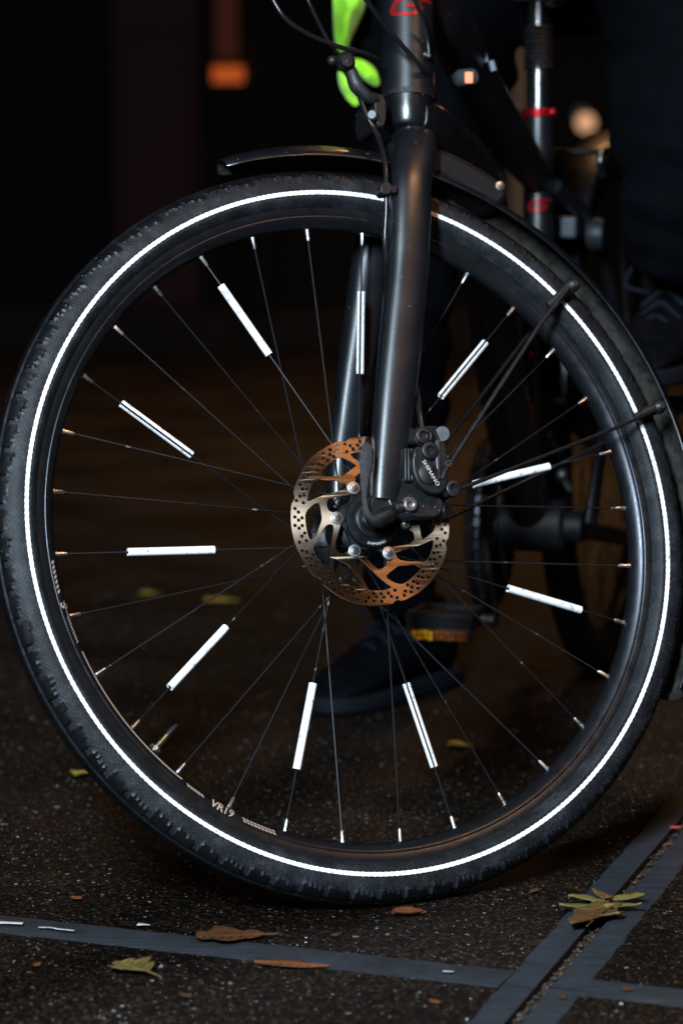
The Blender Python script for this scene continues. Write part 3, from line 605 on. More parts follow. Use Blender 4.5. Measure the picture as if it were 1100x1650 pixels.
# ---- fork
fk = empty('front_fork', parent=bike)
D = nrm(0.1363 * U + 0.9907 * V)                            # steering axis
HB = W(0.1232, 0.4359, 0); RT = np.cross(D, N)
def leg(pts, r1, r2):
    b = MB(); b.tube(smoothpath(pts, 8), lin(r1, 8), 40, rad2=lin(r2, 8), side=U, sq=0.82); return b
pn = [W(.1155, .382, .000), W(.114, .379, .020), P(661, 285, .040), P(659, 345, .048), P(655.5, 440, .051), P(646, 540, .053), P(636, 640, .055), P(628, 720, .056), P(621, 780, .057), P(618, 808, .057)]
b = leg(pn, [.021, .0215, .0215, .0212, .0212, .0210, .0200, .0182, .0158, .0140], [.020, .020, .018, .0165, .0155, .0150, .014, .013, .012, .011])
obj('fork_leg', b, matte, fk, smooth=60)
def off(x, y, w): return P(x, y, w)
pf = [W(.1155, .382, .000), W(.114, .379, -.022), W(.108, .352, -.042), P(598, 420, -.050), P(583, 520, -.052), P(566, 640, -.054), P(553, 740, -.055), P(546, 830, -.056)]
b = leg(pf, [.021, .021, .0205, .0195, .0185, .0175, .016, .013], [.020, .020, .018, .0155, .015, .014, .013, .011])
obj('fork_leg', b, matte, fk, smooth=60)
b = MB(); b.tube([HB - D * .074, HB - D * .064, HB - D * .056, HB - D * .0515, HB - D * .0495], [.0225, .0250, .0256, .0240, .0205], 40)
obj('fork_crown', b, matte, fk, smooth=60)
b = MB()
for k in range(5): z0 = .0485 - k * .0030; b.tube([HB - D * (z0), HB - D * (z0 - .0008), HB - D * (z0 - .0018), HB - D * (z0 - .0028)], [.0140, .0156, .0156, .0140], 32)
b.tube([HB - D * .052, HB - D * .020], .0134, 24); obj('bearing_race', b, black_al, fk, smooth=30)
# rear arm of the crown that carries the mudguard
def oval_poly(pxs, w, n=2):
    q = chaikin([tuple(p) for p in pxs], n); return [P(x, y, w) for x, y in q]
arm = [(640, 232), (662, 229), (690, 231), (724, 241), (765, 262), (800, 284), (819, 303), (821, 317), (808, 334), (796, 334), (766, 315), (735, 294), (704, 281), (690, 300), (660, 300), (636, 262)]
b = MB(); b.prism(oval_poly(arm, 0.020, 2), -N * 0.040); obj('mudguard_arm', b, arm_m, fk, bevel=0.010, smooth=60)
bolt('arm_bolt', P(805, 300, 0.020), N, 0.0052, 0.0018, silver, fk, recess=False)
# dropout, brake mount tabs
b = MB(); b.prism(oval_poly([(600, 792), (640, 786), (646, 812), (640, 838), (618, 850), (598, 846), (592, 822)], .063, 1), -N * .012); obj('dropout', b, black_al, fk, bevel=.002)
b = MB(); b.prism(oval_poly([(530, 815), (556, 812), (566, 850), (560, 885), (540, 890), (526, 860)], -.050, 1), -N * .008); obj('dropout', b, black_al, fk, bevel=.002)
b = MB(); b.prism(oval_poly([(634, 676), (646, 675), (662, 690), (690, 692), (703, 703), (698, 722), (672, 716), (634, 714)], .066, 1), -N * .014); obj('brake_mount', b, matte, fk, bevel=.002)
b = MB(); b.prism(oval_poly([(628, 748), (638, 752), (655, 775), (676, 780), (704, 786), (708, 800), (690, 826), (660, 838), (634, 832), (622, 800)], .066, 1), -N * .014); obj('brake_mount', b, matte, fk, bevel=.002)
# axle nut and quick release lever
b = MB(); c = A + N * .062; b.tube([A + N * .055, c + N * .003], .0085, 20); b.tube([c + N * .003, c + N * .010, c + N * .013], [.0068, .0068, .005], 18)
b.tube([P(600, 838, .070), P(608, 838, .074), P(624, 828, .074), P(632, 822, .070)], [.0065, .0078, .0080, .0055], 18); obj('axle_nut', b, black_al, fk, smooth=35)
b = MB(); lv = [P(604, 838, .070), P(592, 830, .073), P(588, 812, .075), P(587, 795, .077), P(588, 770, .079), P(590, 745, .080), P(591, 724, .080), P(591, 713, .079)]
b.tube(smoothpath(lv, 6), lin([.0042, .0042, .0028, .0030, .0052, .0072, .0070, .0020], 6), 16, rad2=lin([.0042, .0042, .0035, .0026, .0028, .0028, .0028, .0015], 6), side=nrm(P(600, 750, .08) - P(590, 750, .08)))
obj('quick_release_lever', b, dusty(mat('scuffed_lever', (0.01, 0.01, 0.01), 0.4), 420, 0.9, (0.010, 0.010, 0.012), (0.05, 0.05, 0.055), 0.3, 0.6, 0.8), fk, smooth=50)

# ---- caliper
cal = empty('brake_caliper', parent=bike)
b = MB(); b.prism(oval_poly([(668, 716), (690, 722), (700, 716), (712, 708), (720, 716), (722, 758), (720, 790), (700, 798), (674, 782), (663, 752)], .078, 1), -N * .032); obj('caliper_body', b, black_al, cal, bevel=.0025, smooth=50)
b = MB(); b.prism([P(x, y, .0802) for x, y in ((702, 709), (708, 709), (708, 770), (703, 776), (704, 760), (702, 730))], -N * .0025); obj('caliper_edge', b, mat('machined_edge', (0.10, 0.11, 0.14), 0.35, metal=0.6), cal, bevel=.0005)
b = MB(); c = P(689, 764, .0765); b.tube([c, c + N * .003, c + N * .004], [.0105, .0105, .0092], 32); obj('piston_cap', b, plastic, cal)
b = MB()
for k in range(3): b.prism([P(x, y, .072) for x, y in ((652 + k * 5, 722), (655 + k * 5, 722), (655.5 + k * 5, 776), (652.5 + k * 5, 772))], -N * .02)
obj('brake_pad', b, mat('pad_plate', (0.06, 0.06, 0.06), 0.4, metal=.7), cal, bevel=.0005)
fx, fy = nrm(P(705, 775, .08) - P(687, 745, .08)), None; fy = nrm(np.cross(N, fx))
text_mesh('caliper_lettering', 'SHIMANO', .0038, .0003, white_print, cal, P(694, 762, .0808) - fy * .002, fx, fy, N, sx=1.15)
b = MB(); b.tube([P(684, 708, .064), P(681, 703, .074)], [.0105, .0088], 24); b.tube([P(713, 700, .055), P(712, 699, .068)], .008, 20); b.prism(oval_poly([(664, 690), (700, 684), (714, 692), (712, 712), (690, 722), (668, 708)], .066, 1), -N * .02); obj('caliper_mount', b, black_al, cal, bevel=.001)
bolt('caliper_bolt', P(680, 703, .074), N, .0078, .004, silver if 0 else black_al, cal)
bolt('caliper_bolt', P(691, 727, .078), N, .0085, .004, black_al, cal)
b = MB(); b.prism(oval_poly([(700, 776), (726, 770), (740, 786), (736, 800), (712, 800)], .072, 1), -N * .02); obj('caliper_mount', b, black_al, cal, bevel=.002)
bolt('caliper_bolt', P(729, 788, .072), N, .0080, .004, black_al, cal)
bolt('caliper_bolt', P(720, 748, .076), N, .0036, .004, dull_bolt, cal)
bolt('caliper_bolt', P(659, 814, .069), N, .0066, .0045, silver, cal)
b = MB(); b.tube([P(659, 814, .060), P(659, 814, .0688)], .0088, 20); b.tube([P(636, 820, .062), P(652, 816, .064)], [.007, .006], 16); b.prism(oval_poly([(650, 800), (678, 786), (702, 792), (716, 812), (708, 832), (680, 834), (656, 830)], .068, 1), -N * .016)
b.tube([P(702, 826, .05), P(722, 822, .062)], [.007, .008], 16); obj('adapter', b, black_al, cal, bevel=.001)
b = MB(); b.ball(P(651, 843, .048), .0055, 12); obj('adapter_bolt', b, silver, cal)

# ---- hydraulic hose down the fork, with clip
b = MB(); b.tube(smoothpath([P(578, 152, .03), P(590, 185, .035), P(606, 215, .04), P(618, 250, .052), P(622, 290, .058), P(622, 340, .056), P(620, 400, .05), P(628, 470, .034)], 8), .0026, 12)
hs = obj('brake_hose', b, cable_m, bike)
b = MB(); b.tube(smoothpath([P(630, 480, .034), P(650, 560, .030), P(664, 600, .040), P(672, 640, .052), P(676, 668, .060), P(681, 695, .064)], 8), .0028, 12); obj('brake_hose', b, cable_m, bike)
b = MB(); b.prism(oval_poly([(613, 294), (631, 292), (632, 312), (614, 314)], .066, 1), -N * .014); b.prism([P(x, y, .064) for x, y in ((630, 298), (640, 297), (640, 310), (630, 310))], -N * .010); obj('cable_clip', b, plastic, bike, bevel=.001)

# ---- front mudguard
mg = empty('front_mudguard', parent=bike)
def guard(a0, a1, tip=False):
    b = MB(); n = 96; prf = []; hw = 0.0285
    for i in range(13): t = -1 + 2 * i / 12; prf.append((t * hw, 0.0165 * (1 - abs(t) ** 2.2)))
    vs = []; m_ = len(prf)
    for i in range(n + 1):
        f = i / n; a_ = a0 + (a1 - a0) * f; e = min(1, (1 - f) * 9) ** 0.5 if tip else 1
        r = 0.3640 + 0.0040 * f
        for lay in (0, 1):
            for w, h in prf: vs.append(WP(r + h * (0.55 + 0.45 * e) + (0.0014 if lay else 0) + 0.004 * (1 - e), a_, w * (0.45 + 0.55 * e)))
    st = 2 * m_; fs = []; mi = []
    for i in range(n):
        for k in range(m_ - 1):
            fs.append((i * st + k, i * st + k + 1, (i + 1) * st + k + 1, (i + 1) * st + k)); mi.append(1)
            fs.append((i * st + m_ + k, (i + 1) * st + m_ + k, (i + 1) * st + m_ + k + 1, i * st + m_ + k + 1)); mi.append(0)
        for k, k2 in ((0, m_), (m_ - 1, 2 * m_ - 1)): fs.append((i * st + k, (i + 1) * st + k, (i + 1) * st + k2, i * st + k2)); mi.append(0)
    for i in (0, n): fs += [(i * st + k, i * st + k + 1, i * st + m_ + k + 1, i * st + m_ + k) for k in range(m_ - 1)]; mi += [0] * (m_ - 1)
    b.v = [tuple(v) for v in vs]; b.f = fs; b.mi = mi; return b
obj('mudguard_blade', guard(-30, 103.5, True), [guard_m, guard_in], mg, smooth=50)
b = MB(); vs = []                                            # rolled edge bead along the near side
b.tube([WP(0.3643 + 0.004 * (a_ + 30) / 133, a_, 0.0287) for a_ in np.linspace(-30, 92, 90)], 0.0013, 8); obj('edge_bead', b, guard_m, mg)
for cx, cy, ex, ey in ((913, 468, 868, 520), (1052, 664, 1000, 690)):
    pa = P(cx + 8, cy - 8, .034); pb = P(cx - 30, cy + 26, .030) if cy < 500 else P(cx - 30, cy + 10, .030)
    b = MB(); dd = nrm(pb - pa); b.tube([pa - dd * .006, pa, pb], [.005, .0062, .0050], 10, rad2=[.004, .005, .0035]); b.ball(pa, .0078, 10); obj('stay_clip', b, plastic, mg)
    bolt('clip_bolt', pa + N * .006, N, .003, .002, dull_bolt, mg)
b = MB(); b.tube([P(1065, 656, .036), P(1000, 686, .040), P(730, 792, .060)], .0021, 10); b.tube([P(730, 792, .060), P(690, 806, .066)], .0024, 10); obj('mudguard_stay', b, cable_m, mg)
b = MB(); b.tube([P(1065, 656, -.036), P(1000, 700, -.040), P(690, 850, -.060)], .0021, 10); obj('mudguard_stay', b, cable_m, mg)
b = MB(); b.tube([P(918, 460, .036), P(870, 522, .040), P(716, 760, .078), P(712, 772, .078)], .0024, 10); obj('mudguard_stay', b, plastic, mg)
b = MB(); b.tube([P(918, 460, -.036), P(850, 540, -.040), P(620, 840, -.060)], .0021, 10); obj('mudguard_stay', b, cable_m, mg)

# ---- frame: head tube and cups
ht = empty('head_tube', parent=bike)
b = MB(); b.tube([HB + D * .002, HB + D * .03, HB + D * .06, HB + D * .16], [.0268, .0268, .0266, .0262], 56); b.tube([HB + D * .16, HB + D * .19], [.0262, .022], 40); obj('tube', b, matte, ht, smooth=50)
b = MB(); b.tube([HB - D * .0025, HB + D * .003], .0274, 56); obj('bearing_seal', b, plastic, ht, smooth=30)
b = MB(); b.tube([HB - D * .0320, HB - D * .029, HB - D * .015, HB - D * .0005, HB + D * .0006], [.0225, .0240, .0252, .0257, .0257], 56); b.tube([HB - D * .0355, HB - D * .0320], [.0185, .0225], 48); obj('lower_cup', b, gloss, ht, smooth=50)
# red emblem: slanted open ring with crossbar, wrapped on the tube
def wrap(pts2, thick=.0005, name='emblem', scale=1.0):
    pass
def emblem(name, c, ax_up, ax_right, ax_out, R, s, parent, m):
    """stylised slanted G made of bands lying on a cylinder of radius R"""
    strokes = [[(-.2, 1.0), (1.9, 1.0)], [(-.2, 1.0), (-.75, .75), (-.95, 0), (-.8, -.75), (-.3, -1.0), (.55, -1.0), (.85, -.75), (.95, .05)], [(.95, .05), (-.1, .05)]]
    b = MB()
    for st in strokes:
        p = smoothpath([np.array([q[0], q[1], 0]) for q in st], 5) if len(st) > 2 else [np.array([st[0][0] + (st[1][0] - st[0][0]) * i / 8, st[0][1] + (st[1][1] - st[0][1]) * i / 8, 0]) for i in range(9)]
        L = []
        for i, q in enumerate(p):
            t = nrm(p[min(i + 1, len(p) - 1)] - p[max(i - 1, 0)]); nn = np.array([-t[1], t[0], 0]) * .25
            for sg_ in (-1, 1):
                e = q + nn * sg_; x = (e[0] * 1.5 + e[1] * .35) * s; y = e[1] * s * .85; a_ = x / R; L.append(c + ax_up * y + ax_right * (R * math.sin(a_)) + ax_out * (R * math.cos(a_) + .0004 + .00005 * strokes.index(st)))
        b.add(L, [(2 * i, 2 * i + 1, 2 * i + 3, 2 * i + 2) for i in range(len(p) - 1)])
    return obj(name, b, m, parent, smooth=60)
outv = nrm(CAMP - HB); outv = nrm(outv - D * (outv @ D)); rgt = np.cross(D, outv)
if rgt[0] < 0: rgt = -rgt
c0 = HB + D * (np.dot(P(657, 26, 0) - HB, D))
emblem('emblem', c0, D, rgt, outv, .0267, .0098, ht, red_m)
# front carrier bracket clamped by the lower cup, with thumb nut
br = empty('light_bracket', parent=bike)
b = MB(); b.tube(smoothpath([P(556, 98, .036), P(566, 118, .036), P(574, 138, .036), P(592, 156, .035), P(606, 160, .032)], 6), lin([.006, .0065, .0075, .0065, .006], 6), 14, rad2=lin([.005, .005, .0055, .005, .006], 6)); obj('bracket_arm', b, plastic, br, smooth=50)
b = MB(); b.prism(oval_poly([(603, 152), (616, 150), (624, 165), (622, 200), (614, 206), (604, 196)], .036, 1), -N * .05); obj('bracket_clamp', b, black_al, br, bevel=.002)
b = MB(); b.ball(P(556, 100, .038), .010, 14); b.ball(P(535, 98, .036), .0055, 10); b.tube([P(535, 98, .036), P(556, 96, .036)], .0035, 10); b.tube([P(560, 92, .036), P(572, 80, .036)], .003, 8); obj('bracket_pivot', b, plastic, br, smooth=50)
bolt('pivot_bolt', P(557, 101, .044), N, .0060, .005, black_al, br)
bolt('clamp_bolt', P(601, 187, .038), N * .8 - U * .6, .0055, .006, dull_bolt, br, recess=False)
# cables
def cable(pts, r=.0024, m=cable_m, n=8):
    b = MB(); b.tube(smoothpath(pts, n), r, 12); return obj('cable', b, m, bike)
cable([P(420, -40, .06), P(440, 0, .06), P(462, 32, .06), P(500, 57, .055), P(548, 76, .05), P(585, 85, .045), P(610, 96, .035)], .0024)
cable([P(480, -40, .05), P(497, 2, .05), P(515, 40, .045), P(532, 72, .04), P(548, 100, .03), P(575, 150, .03)], .0021)
cable([P(560, -50, .08), P(590, 0, .07), P(622, 44, .055), P(650, 76, .045), P(676, 106, .036), P(692, 128, .02), P(702, 160, .0)], .0026)
cable([P(655, -40, .06), P(668, 0, .05), P(680, 30, .042), P(688, 60, .034), P(691, 88, .030)], .0021)
b = MB(); b.tube([P(684, 88, .026), P(694, 92, .030)], [.0045, .0035], 12); obj('cable_stop', b, black_al, bike)

# main tubes, going back from the head tube
def ftube(name, pts, r, m=matte, r2=None, seg=28, parent=bike, n=8, label=None):
    b = MB(); rr = lin(r, n) if not np.isscalar(r) else r; b.tube(smoothpath(pts, n), rr, seg, rad2=(lin(r2, n) if r2 is not None and not np.isscalar(r2) else r2)); return obj(name, b, m, parent, smooth=60, label=label)
ftube('down_tube', [at(658, 190, 2.872), at(692, 206, 2.90), at(732, 240, 2.96), at(768, 290, 3.02), at(788, 400, 3.08), at(800, 560, 3.19), at(828, 720, 3.31), at(856, 838, 3.40)], [.024, .0245, .025, .026, .027, .028, .028, .026], gloss)
ftube('top_tube', [at(668, -75, 2.93), at(716, 30, 3.02), at(772, 140, 3.18), at(830, 236, 3.32), at(866, 292, 3.42)], [.024, .025, .026, .024, .018], matte)
st = empty('seat_tube', parent=bike)
b = MB(); b.tube([at(867, 182, 3.43), at(866, 400, 3.42), at(862, 700, 3.41), at(860, 850, 3.40)], .0180, 28); obj('tube', b, matte, st, smooth=60)
ringm = mat('red_anodised', (0.5, 0.012, 0.022), 0.3, metal=0.8)
b = MB(); b.tube([at(867, 188, 3.43), at(867, 175, 3.43)], .0208, 32); b.ball(at(889, 181, 3.42), .006, 10); obj('seat_clamp', b, ringm, st, bevel=.001, label='red anodised seat clamp')
for yy in (571, 657): b = MB(); b.ball(at(855, yy, 3.393), .0036, 10); obj('bottle_boss', b, ringm, st)
SU = nrm(at(867, 200, 3.43) - at(866, 400, 3.42)); so = nrm(CAMP - at(866, 332, 3.42)); so = nrm(so - SU * (so @ SU)); sr = np.cross(SU, so); sr = sr if sr[0] > 0 else -sr
emblem('emblem', at(866, 332, 3.42), SU, sr, so, .0182, .0072, st, red_m)
spost = empty('seatpost', parent=bike)
b = MB(); b.tube([at(867, 185, 3.43), at(868, -60, 3.45)], .0148, 24); obj('tube', b, gloss, spost)
b = MB()
for k in range(9): y = 112 - k * 8; b.tube([at(867, y, 3.436), at(867, y - 3, 3.436), at(867, y - 7, 3.436)], [.0165, .0185, .0165], 24)
obj('dust_boot', b, plastic, spost, smooth=30)
b = MB(); b.box(at(870, -22, 3.45), (.03, 0, 0), (0, .028, 0), (0, 0, .018)); b.cyl(at(882, 4, 3.42), at(900, 4, 3.44), .006); obj('saddle_clamp', b, silver, spost, bevel=.004)
# saddle and handlebar above the picture
b = MB(); sdl = [at(835, -80, 3.18), at(850, -85, 3.28), at(872, -88, 3.40), at(885, -90, 3.50)]; b.tube(smoothpath(sdl, 6), lin([.015, .03, .06, .08], 6), 20, rad2=lin([.015, .018, .022, .025], 6), side=(1, 0, 0)); obj('saddle', b, plastic, bike)
b = MB(); b.tube([HB + D * .19, HB + D * .25], .017, 20); hb0 = HB + D * .25; b.tube([hb0 - N * .30, hb0, hb0 + N * .30], .0125, 16); obj('handlebar', b, matte, bike)
# stays
ax_r = at(974, 872, 3.86); BB = at(860, 846, 3.40); LRt = np.array([0.958, -0.285, 0.0]); FW_ = np.array([-0.285, -0.958, 0.0])
ftube('seat_stay', [at(880, 300, 3.43) + LRt * .01, at(934, 420, 3.56) + LRt * .03, ax_r + LRt * .065], [.009, .008, .007], matte)
ftube('seat_stay', [at(872, 300, 3.43) - LRt * .01, at(915, 420, 3.56) - LRt * .03, ax_r - LRt * .065], [.009, .008, .007], matte)
ftube('chain_stay', [BB + LRt * .03, (BB + ax_r) / 2 + LRt * .05, ax_r + LRt * .065], [.012, .011, .009], matte)
ftube('chain_stay', [BB - LRt * .03, (BB + ax_r) / 2 - LRt * .05, ax_r - LRt * .065], [.012, .011, .009], matte)
# rear wheel
rw = empty('rear_wheel', parent=bike); UP = np.array([0, 0, 1.]); fr = (-FW_, UP, LRt)
ax_r[2] = 0.3575
b = MB(); b.lathe([(.3345 + .0225 * math.cos(math.radians(q)), .0225 * math.sin(math.radians(q))) for q in range(-145, 150, 12)], 120, c=ax_r, fr=fr); obj('tyre', b, tread_m, rw)
b = MB(); b.lathe([(r, w) for r, w in prof and [(.3178, .0128), (.312, .0127), (.307, .0112), (.302, .006), (.300, 0), (.302, -.006), (.307, -.0112), (.312, -.0127), (.3178, -.0128)]], 120, c=ax_r, fr=fr); obj('rim', b, rim_m, rw)
b = MB(); b.lathe([(.0001, -.055), (.012, -.055), (.03, -.03), (.016, -.02), (.016, .02), (.03, .03), (.012, .055), (.0001, .055)], 32, c=ax_r, fr=fr); obj('hub', b, hub_m, rw)
for k in range(32):
    a_ = math.radians(k * 11.25); d1 = fr[0] * math.cos(a_) + fr[1] * math.sin(a_); a2 = a_ + math.radians(48 if k % 4 < 2 else -48); d2 = fr[0] * math.cos(a2) + fr[1] * math.sin(a2)
    b = MB(); b.tube([ax_r + d1 * .301, ax_r + d2 * .028 + LRt * (.03 if k % 2 else -.03)], .001, 6); obj('spoke', b, spoke_m, rw)
b = MB(); b.tube([ax_r - LRt * (.02 + .004 * k) for k in range(9)], [.055, .053, .05, .046, .042, .038, .034, .030, .026], 40); obj('cassette', b, black_al, rw)
b = MB(); b.lathe([(.366, -.028), (.374, -.022), (.378, 0), (.374, .022), (.366, .028)], 60, c=ax_r, fr=fr, a0=20, a1=175); gg = obj('rear_mudguard', b, guard_m, bike); sm = gg.modifiers.new('thickness', 'SOLIDIFY'); sm.thickness = .0015
# rack over the rear wheel
rk = empty('rear_rack', parent=bike)
for s_ in (-.05, .05):
    p0 = at(905, 245, 3.52) + LRt * s_; b = MB(); b.tube(smoothpath([p0 - np.array([0, 0, .03]), p0, p0 - FW_ * .18, p0 - FW_ * .36], 5), .005, 10); b.tube([p0 - FW_ * .2, ax_r + LRt * s_ * 1.4 + UP * .02], .004, 8); obj('rail', b, gloss, rk)
for k in range(4): p0 = at(905, 245, 3.52) - FW_ * (.03 + k * .1); b = MB(); b.tube([p0 - LRt * .05, p0 + LRt * .05], .004, 8); obj('cross_bar', b, gloss, rk)
b = MB(); c = at(912, 366, 3.5); b.box(c, LRt * .016, FW_ * .02, UP * .013); obj('rear_light_box', b, mat('grey_box', (0.035, 0.043, 0.055), 0.35), bike, bevel=.003)
b = MB(); b.ball(at(930, 336, 3.5), .0075, 10); obj('stay_bolt', b, silver, bike)
b = MB(); b.lathe([(.0001, -.01), (.018, -.01), (.021, 0), (.018, .01), (.0001, .01)], 24, c=at(960, 378, 3.5), fr=fr); obj('rear_horn', b, mat('grey_knob', (0.012, 0.015, 0.018), 0.5, spec=0.3), bike)
# crank, chainring, pedals
ck = empty('crankset', parent=bike)
c = BB - LRt * .047; b = MB(); NT = 44; vs = []
for i in range(NT * 4):
    r = .098 if (i % 4) in (1, 2) else .0925; a_ = 2 * PI * i / (NT * 4); dd = FW_ * math.cos(a_) + UP * math.sin(a_); vs += [c + dd * r - LRt * .0015, c + dd * r + LRt * .0015, c + dd * .074 + LRt * .0015, c + dd * .074 - LRt * .0015]
n = NT * 4; b.add(vs, [(i * 4 + k, ((i + 1) % n) * 4 + k, ((i + 1) % n) * 4 + (k + 1) % 4, i * 4 + (k + 1) % 4) for i in range(n) for k in range(4)]); obj('chainring', b, black_al, ck, smooth=20)
b = MB(); b.lathe([(.060, -.003), (.094, -.003), (.104, -.006), (.107, -.010), (.104, -.014), (.094, -.012), (.06, -.010)], 64, c=c, fr=(FW_, UP, LRt), closed=True); obj('chain_guard', b, plastic, ck)
b = MB()
for k in range(46):
    a_ = 2 * PI * k / 46; dd = FW_ * math.cos(a_) + UP * math.sin(a_); tt = -FW_ * math.sin(a_) + UP * math.cos(a_); b.box(c + dd * .0985, tt * .0045, dd * .0032, LRt * (.0032 if k % 2 else .0022))
obj('chain', b, mat('chain_steel', (0.10, 0.10, 0.12), 0.35, metal=.9), ck, kind='stuff')
for k in range(5):
    a_ = 2 * PI * k / 5 + .5; dd = FW_ * math.cos(a_) + UP * math.sin(a_); b = MB(); b.tube([c + dd * .01, c + dd * .08], [.009, .007], 10, rad2=[.004, .003]); obj('chainring_arm', b, black_al, ck)
b = MB(); b.tube([BB - LRt * .040, BB - LRt * .036, BB + LRt * .036, BB + LRt * .040], [.028, .032, .032, .028], 32); b.cyl(BB - LRt * .06, BB + LRt * .06, .019, seg=28); obj('bottom_bracket', b, arm_m, ck, smooth=30)
b = MB(); b.cyl(BB - LRt * .0455, BB - LRt * .0485, .075, seg=40); obj('chainring_plate', b, arm_m, ck)
# rear derailleur and its hanging cage, front cable guides
dc = ax_r - LRt * .075 + UP * -.07; b = MB(); b.box(dc + FW_ * .02, LRt * .006, FW_ * .014, UP * .05); b.tube([dc + FW_ * .02 + UP * .05, ax_r - LRt * .06], .012, 12); b.cyl(dc + FW_ * .02 - UP * .05 - LRt * .008, dc + FW_ * .02 - UP * .05 + LRt * .008, .020); b.cyl(dc + FW_ * .02 + UP * .03 - LRt * .008, dc + FW_ * .02 + UP * .03 + LRt * .008, .020); obj('derailleur', b, black_al, bike, bevel=.002)
b = MB(); b.tube(smoothpath([at(884, 700, 3.36), at(905, 740, 3.4), at(918, 790, 3.45), at(900, 850, 3.5), at(890, 890, 3.5)], 6), .004, 8); obj('gear_cable', b, cable_m, bike)
b = MB(); b.ball(at(905, 765, 3.38), .008, 10); b.tube([at(909, 775, 3.38), at(918, 790, 3.38)], .004, 8); obj('cable_stop', b, dull_bolt, bike)
amber_d = mat('amber_reflector_off_glint', (0.25, 0.07, 0.005), 0.35)  # duller copy of amber; the broken flash glint is put into colour
pr_ = at(720, 994, 3.20); pl_ = at(1050, 652, 3.44)
for s_, pp in ((-1, pr_), (1, pl_)):
    c = BB + LRt * s_ * .068; e = pp - LRt * s_ * .055; b = MB(); b.tube([c, e], [.015, .012], 14, rad2=[.008, .006]); obj('crank_arm', b, black_al, ck, bevel=.001)
    pd = empty('pedal', parent=bike) if s_ < 0 else empty('pedal', parent=bike)
    b = MB(); b.tube([e, pp + LRt * s_ * .045], .006, 12); obj('pedal_axle', b, silver, pd)
    b = MB()
    for q in (-1, 1): b.box(pp + FW_ * q * .034, LRt * .040, FW_ * .006, UP * .010)
    for q in (-1, 1): b.box(pp + LRt * q * .036, LRt * .005, FW_ * .0275, UP * .009)
    b.box(pp, LRt * .035, FW_ * .011, UP * .006); obj('pedal_body', b, dusty(mat('worn_pedal', (0.05, 0.05, 0.05), 0.5, spec=0.25), 150, 0.8, (0.003, 0.0035, 0.004), (0.012, 0.014, 0.017), 0.5, 0.7, 0.3), pd, bevel=.003)
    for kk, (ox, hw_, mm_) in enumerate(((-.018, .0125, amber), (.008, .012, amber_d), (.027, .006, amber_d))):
        b = MB()
        for jx in range(4):
            for jz in range(2):
                cc = pp + FW_ * .0415 - UP * (.0185 - jz * .0058) + LRt * (ox - hw_ + (jx + .5) * hw_ / 2) + UP * .0006 * ((jx * 7 + kk) % 3); b.box(cc, nrm(LRt + FW_ * .35 * (-1) ** (jx + jz)) * hw_ / 4.4, FW_ * .0018, UP * .0025)
        obj('pedal_reflector', b, mm_, pd, bevel=.0006, label='pedal reflector part painted bright as the flash glint' if mm_ is amber else 'pedal reflector part painted dim outside the flash glint')
    b = MB(); b.box(pp + FW_ * .0385 - UP * .014, LRt * .038, FW_ * .0025, UP * .0070); obj('reflector_holder', b, plastic, pd, bevel=.001)
# small things on the top tube
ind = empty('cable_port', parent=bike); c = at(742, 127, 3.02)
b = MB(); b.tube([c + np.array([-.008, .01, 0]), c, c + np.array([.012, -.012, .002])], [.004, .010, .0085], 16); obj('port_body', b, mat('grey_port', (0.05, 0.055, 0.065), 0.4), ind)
b = MB(); b.box(at(755, 125, 2.985), (.0042, .0, 0), (0, .001, 0), (0, 0, .0058)); obj('orange_reflector', b, mat('glowing_orange_reflector', (0.8, 0.2, 0.1), 0.4, emit=(1.0, 0.13, 0.05), es=1.5), ind, bevel=.001, label='small orange reflector glowing with its flash return')  # reflector face, no lamp: its flash return is given as emission
for x, y in ((780, 92), (793, 106)): b = MB(); b.tube([at(x - 2, y - 8, 3.10), at(x + 2, y + 8, 3.10)], .0035, 10); obj('cable_clip', b, mat('pale_clip', (0.16, 0.19, 0.24), 0.4) if x == 780 else MATS['pale_clip'], bike)
# ---------------------------------------------------------------- person astride the bicycle: legs and jacket hem
pers = empty('person', gnd(640, 1120)); tag(pers, 'person in dark trousers and black shoes standing over the bicycle, one foot on a pedal', 'person')
# one continuous lower body grown from a skeleton
hip = at(915, -170, 3.62)
sk = [(hip, .15), (at(790, -120, 3.60), .115), (at(722, 60, 3.55), .092), (at(690, 230, 3.50), .080), (at(662, 400, 3.50), .060), (at(655, 560, 3.54), .050), (at(652, 700, 3.58), .046), (at(640, 860, 3.62), .045), (at(632, 980, 3.66), .050),
      (at(1060, -120, 3.52), .115), (at(1105, 60, 3.38), .098), (at(1102, 230, 3.30), .082), (at(1092, 350, 3.32), .072), (at(1084, 455, 3.36), .060)]
ed = [(0, 1), (1, 2), (2, 3), (3, 4), (4, 5), (5, 6), (6, 7), (7, 8), (0, 9), (9, 10), (10, 11), (11, 12), (12, 13)]
me = bpy.data.meshes.new('t'); me.from_pydata([tuple(p) for p, r in sk], ed, []); t = bpy.data.objects.new('t', me); COL.objects.link(t)
t.modifiers.new('s', 'SKIN'); ss = t.modifiers.new('u', 'SUBSURF'); ss.levels = 4; ss.render_levels = 4
for i, (p, r) in enumerate(sk): me.skin_vertices[0].data[i].radius = (r, r)
me.skin_vertices[0].data[0].use_root = True
dg = bpy.context.evaluated_depsgraph_get(); dg.update(); me2 = bpy.data.meshes.new_from_object(t.evaluated_get(dg)); bpy.data.objects.remove(t)
b = MB(); vs = []
me2.update()
for v in me2.vertices:
    q = v.co; f = noise.noise(Vector((q.x * 5, q.y * 5, q.z * 13))) * .013 + noise.noise(Vector((q.x * 11 + 5, q.y * 11, q.z * 34 + q.x * 10))) * .010
    vs.append(np.array(q) + np.array(v.normal) * f)
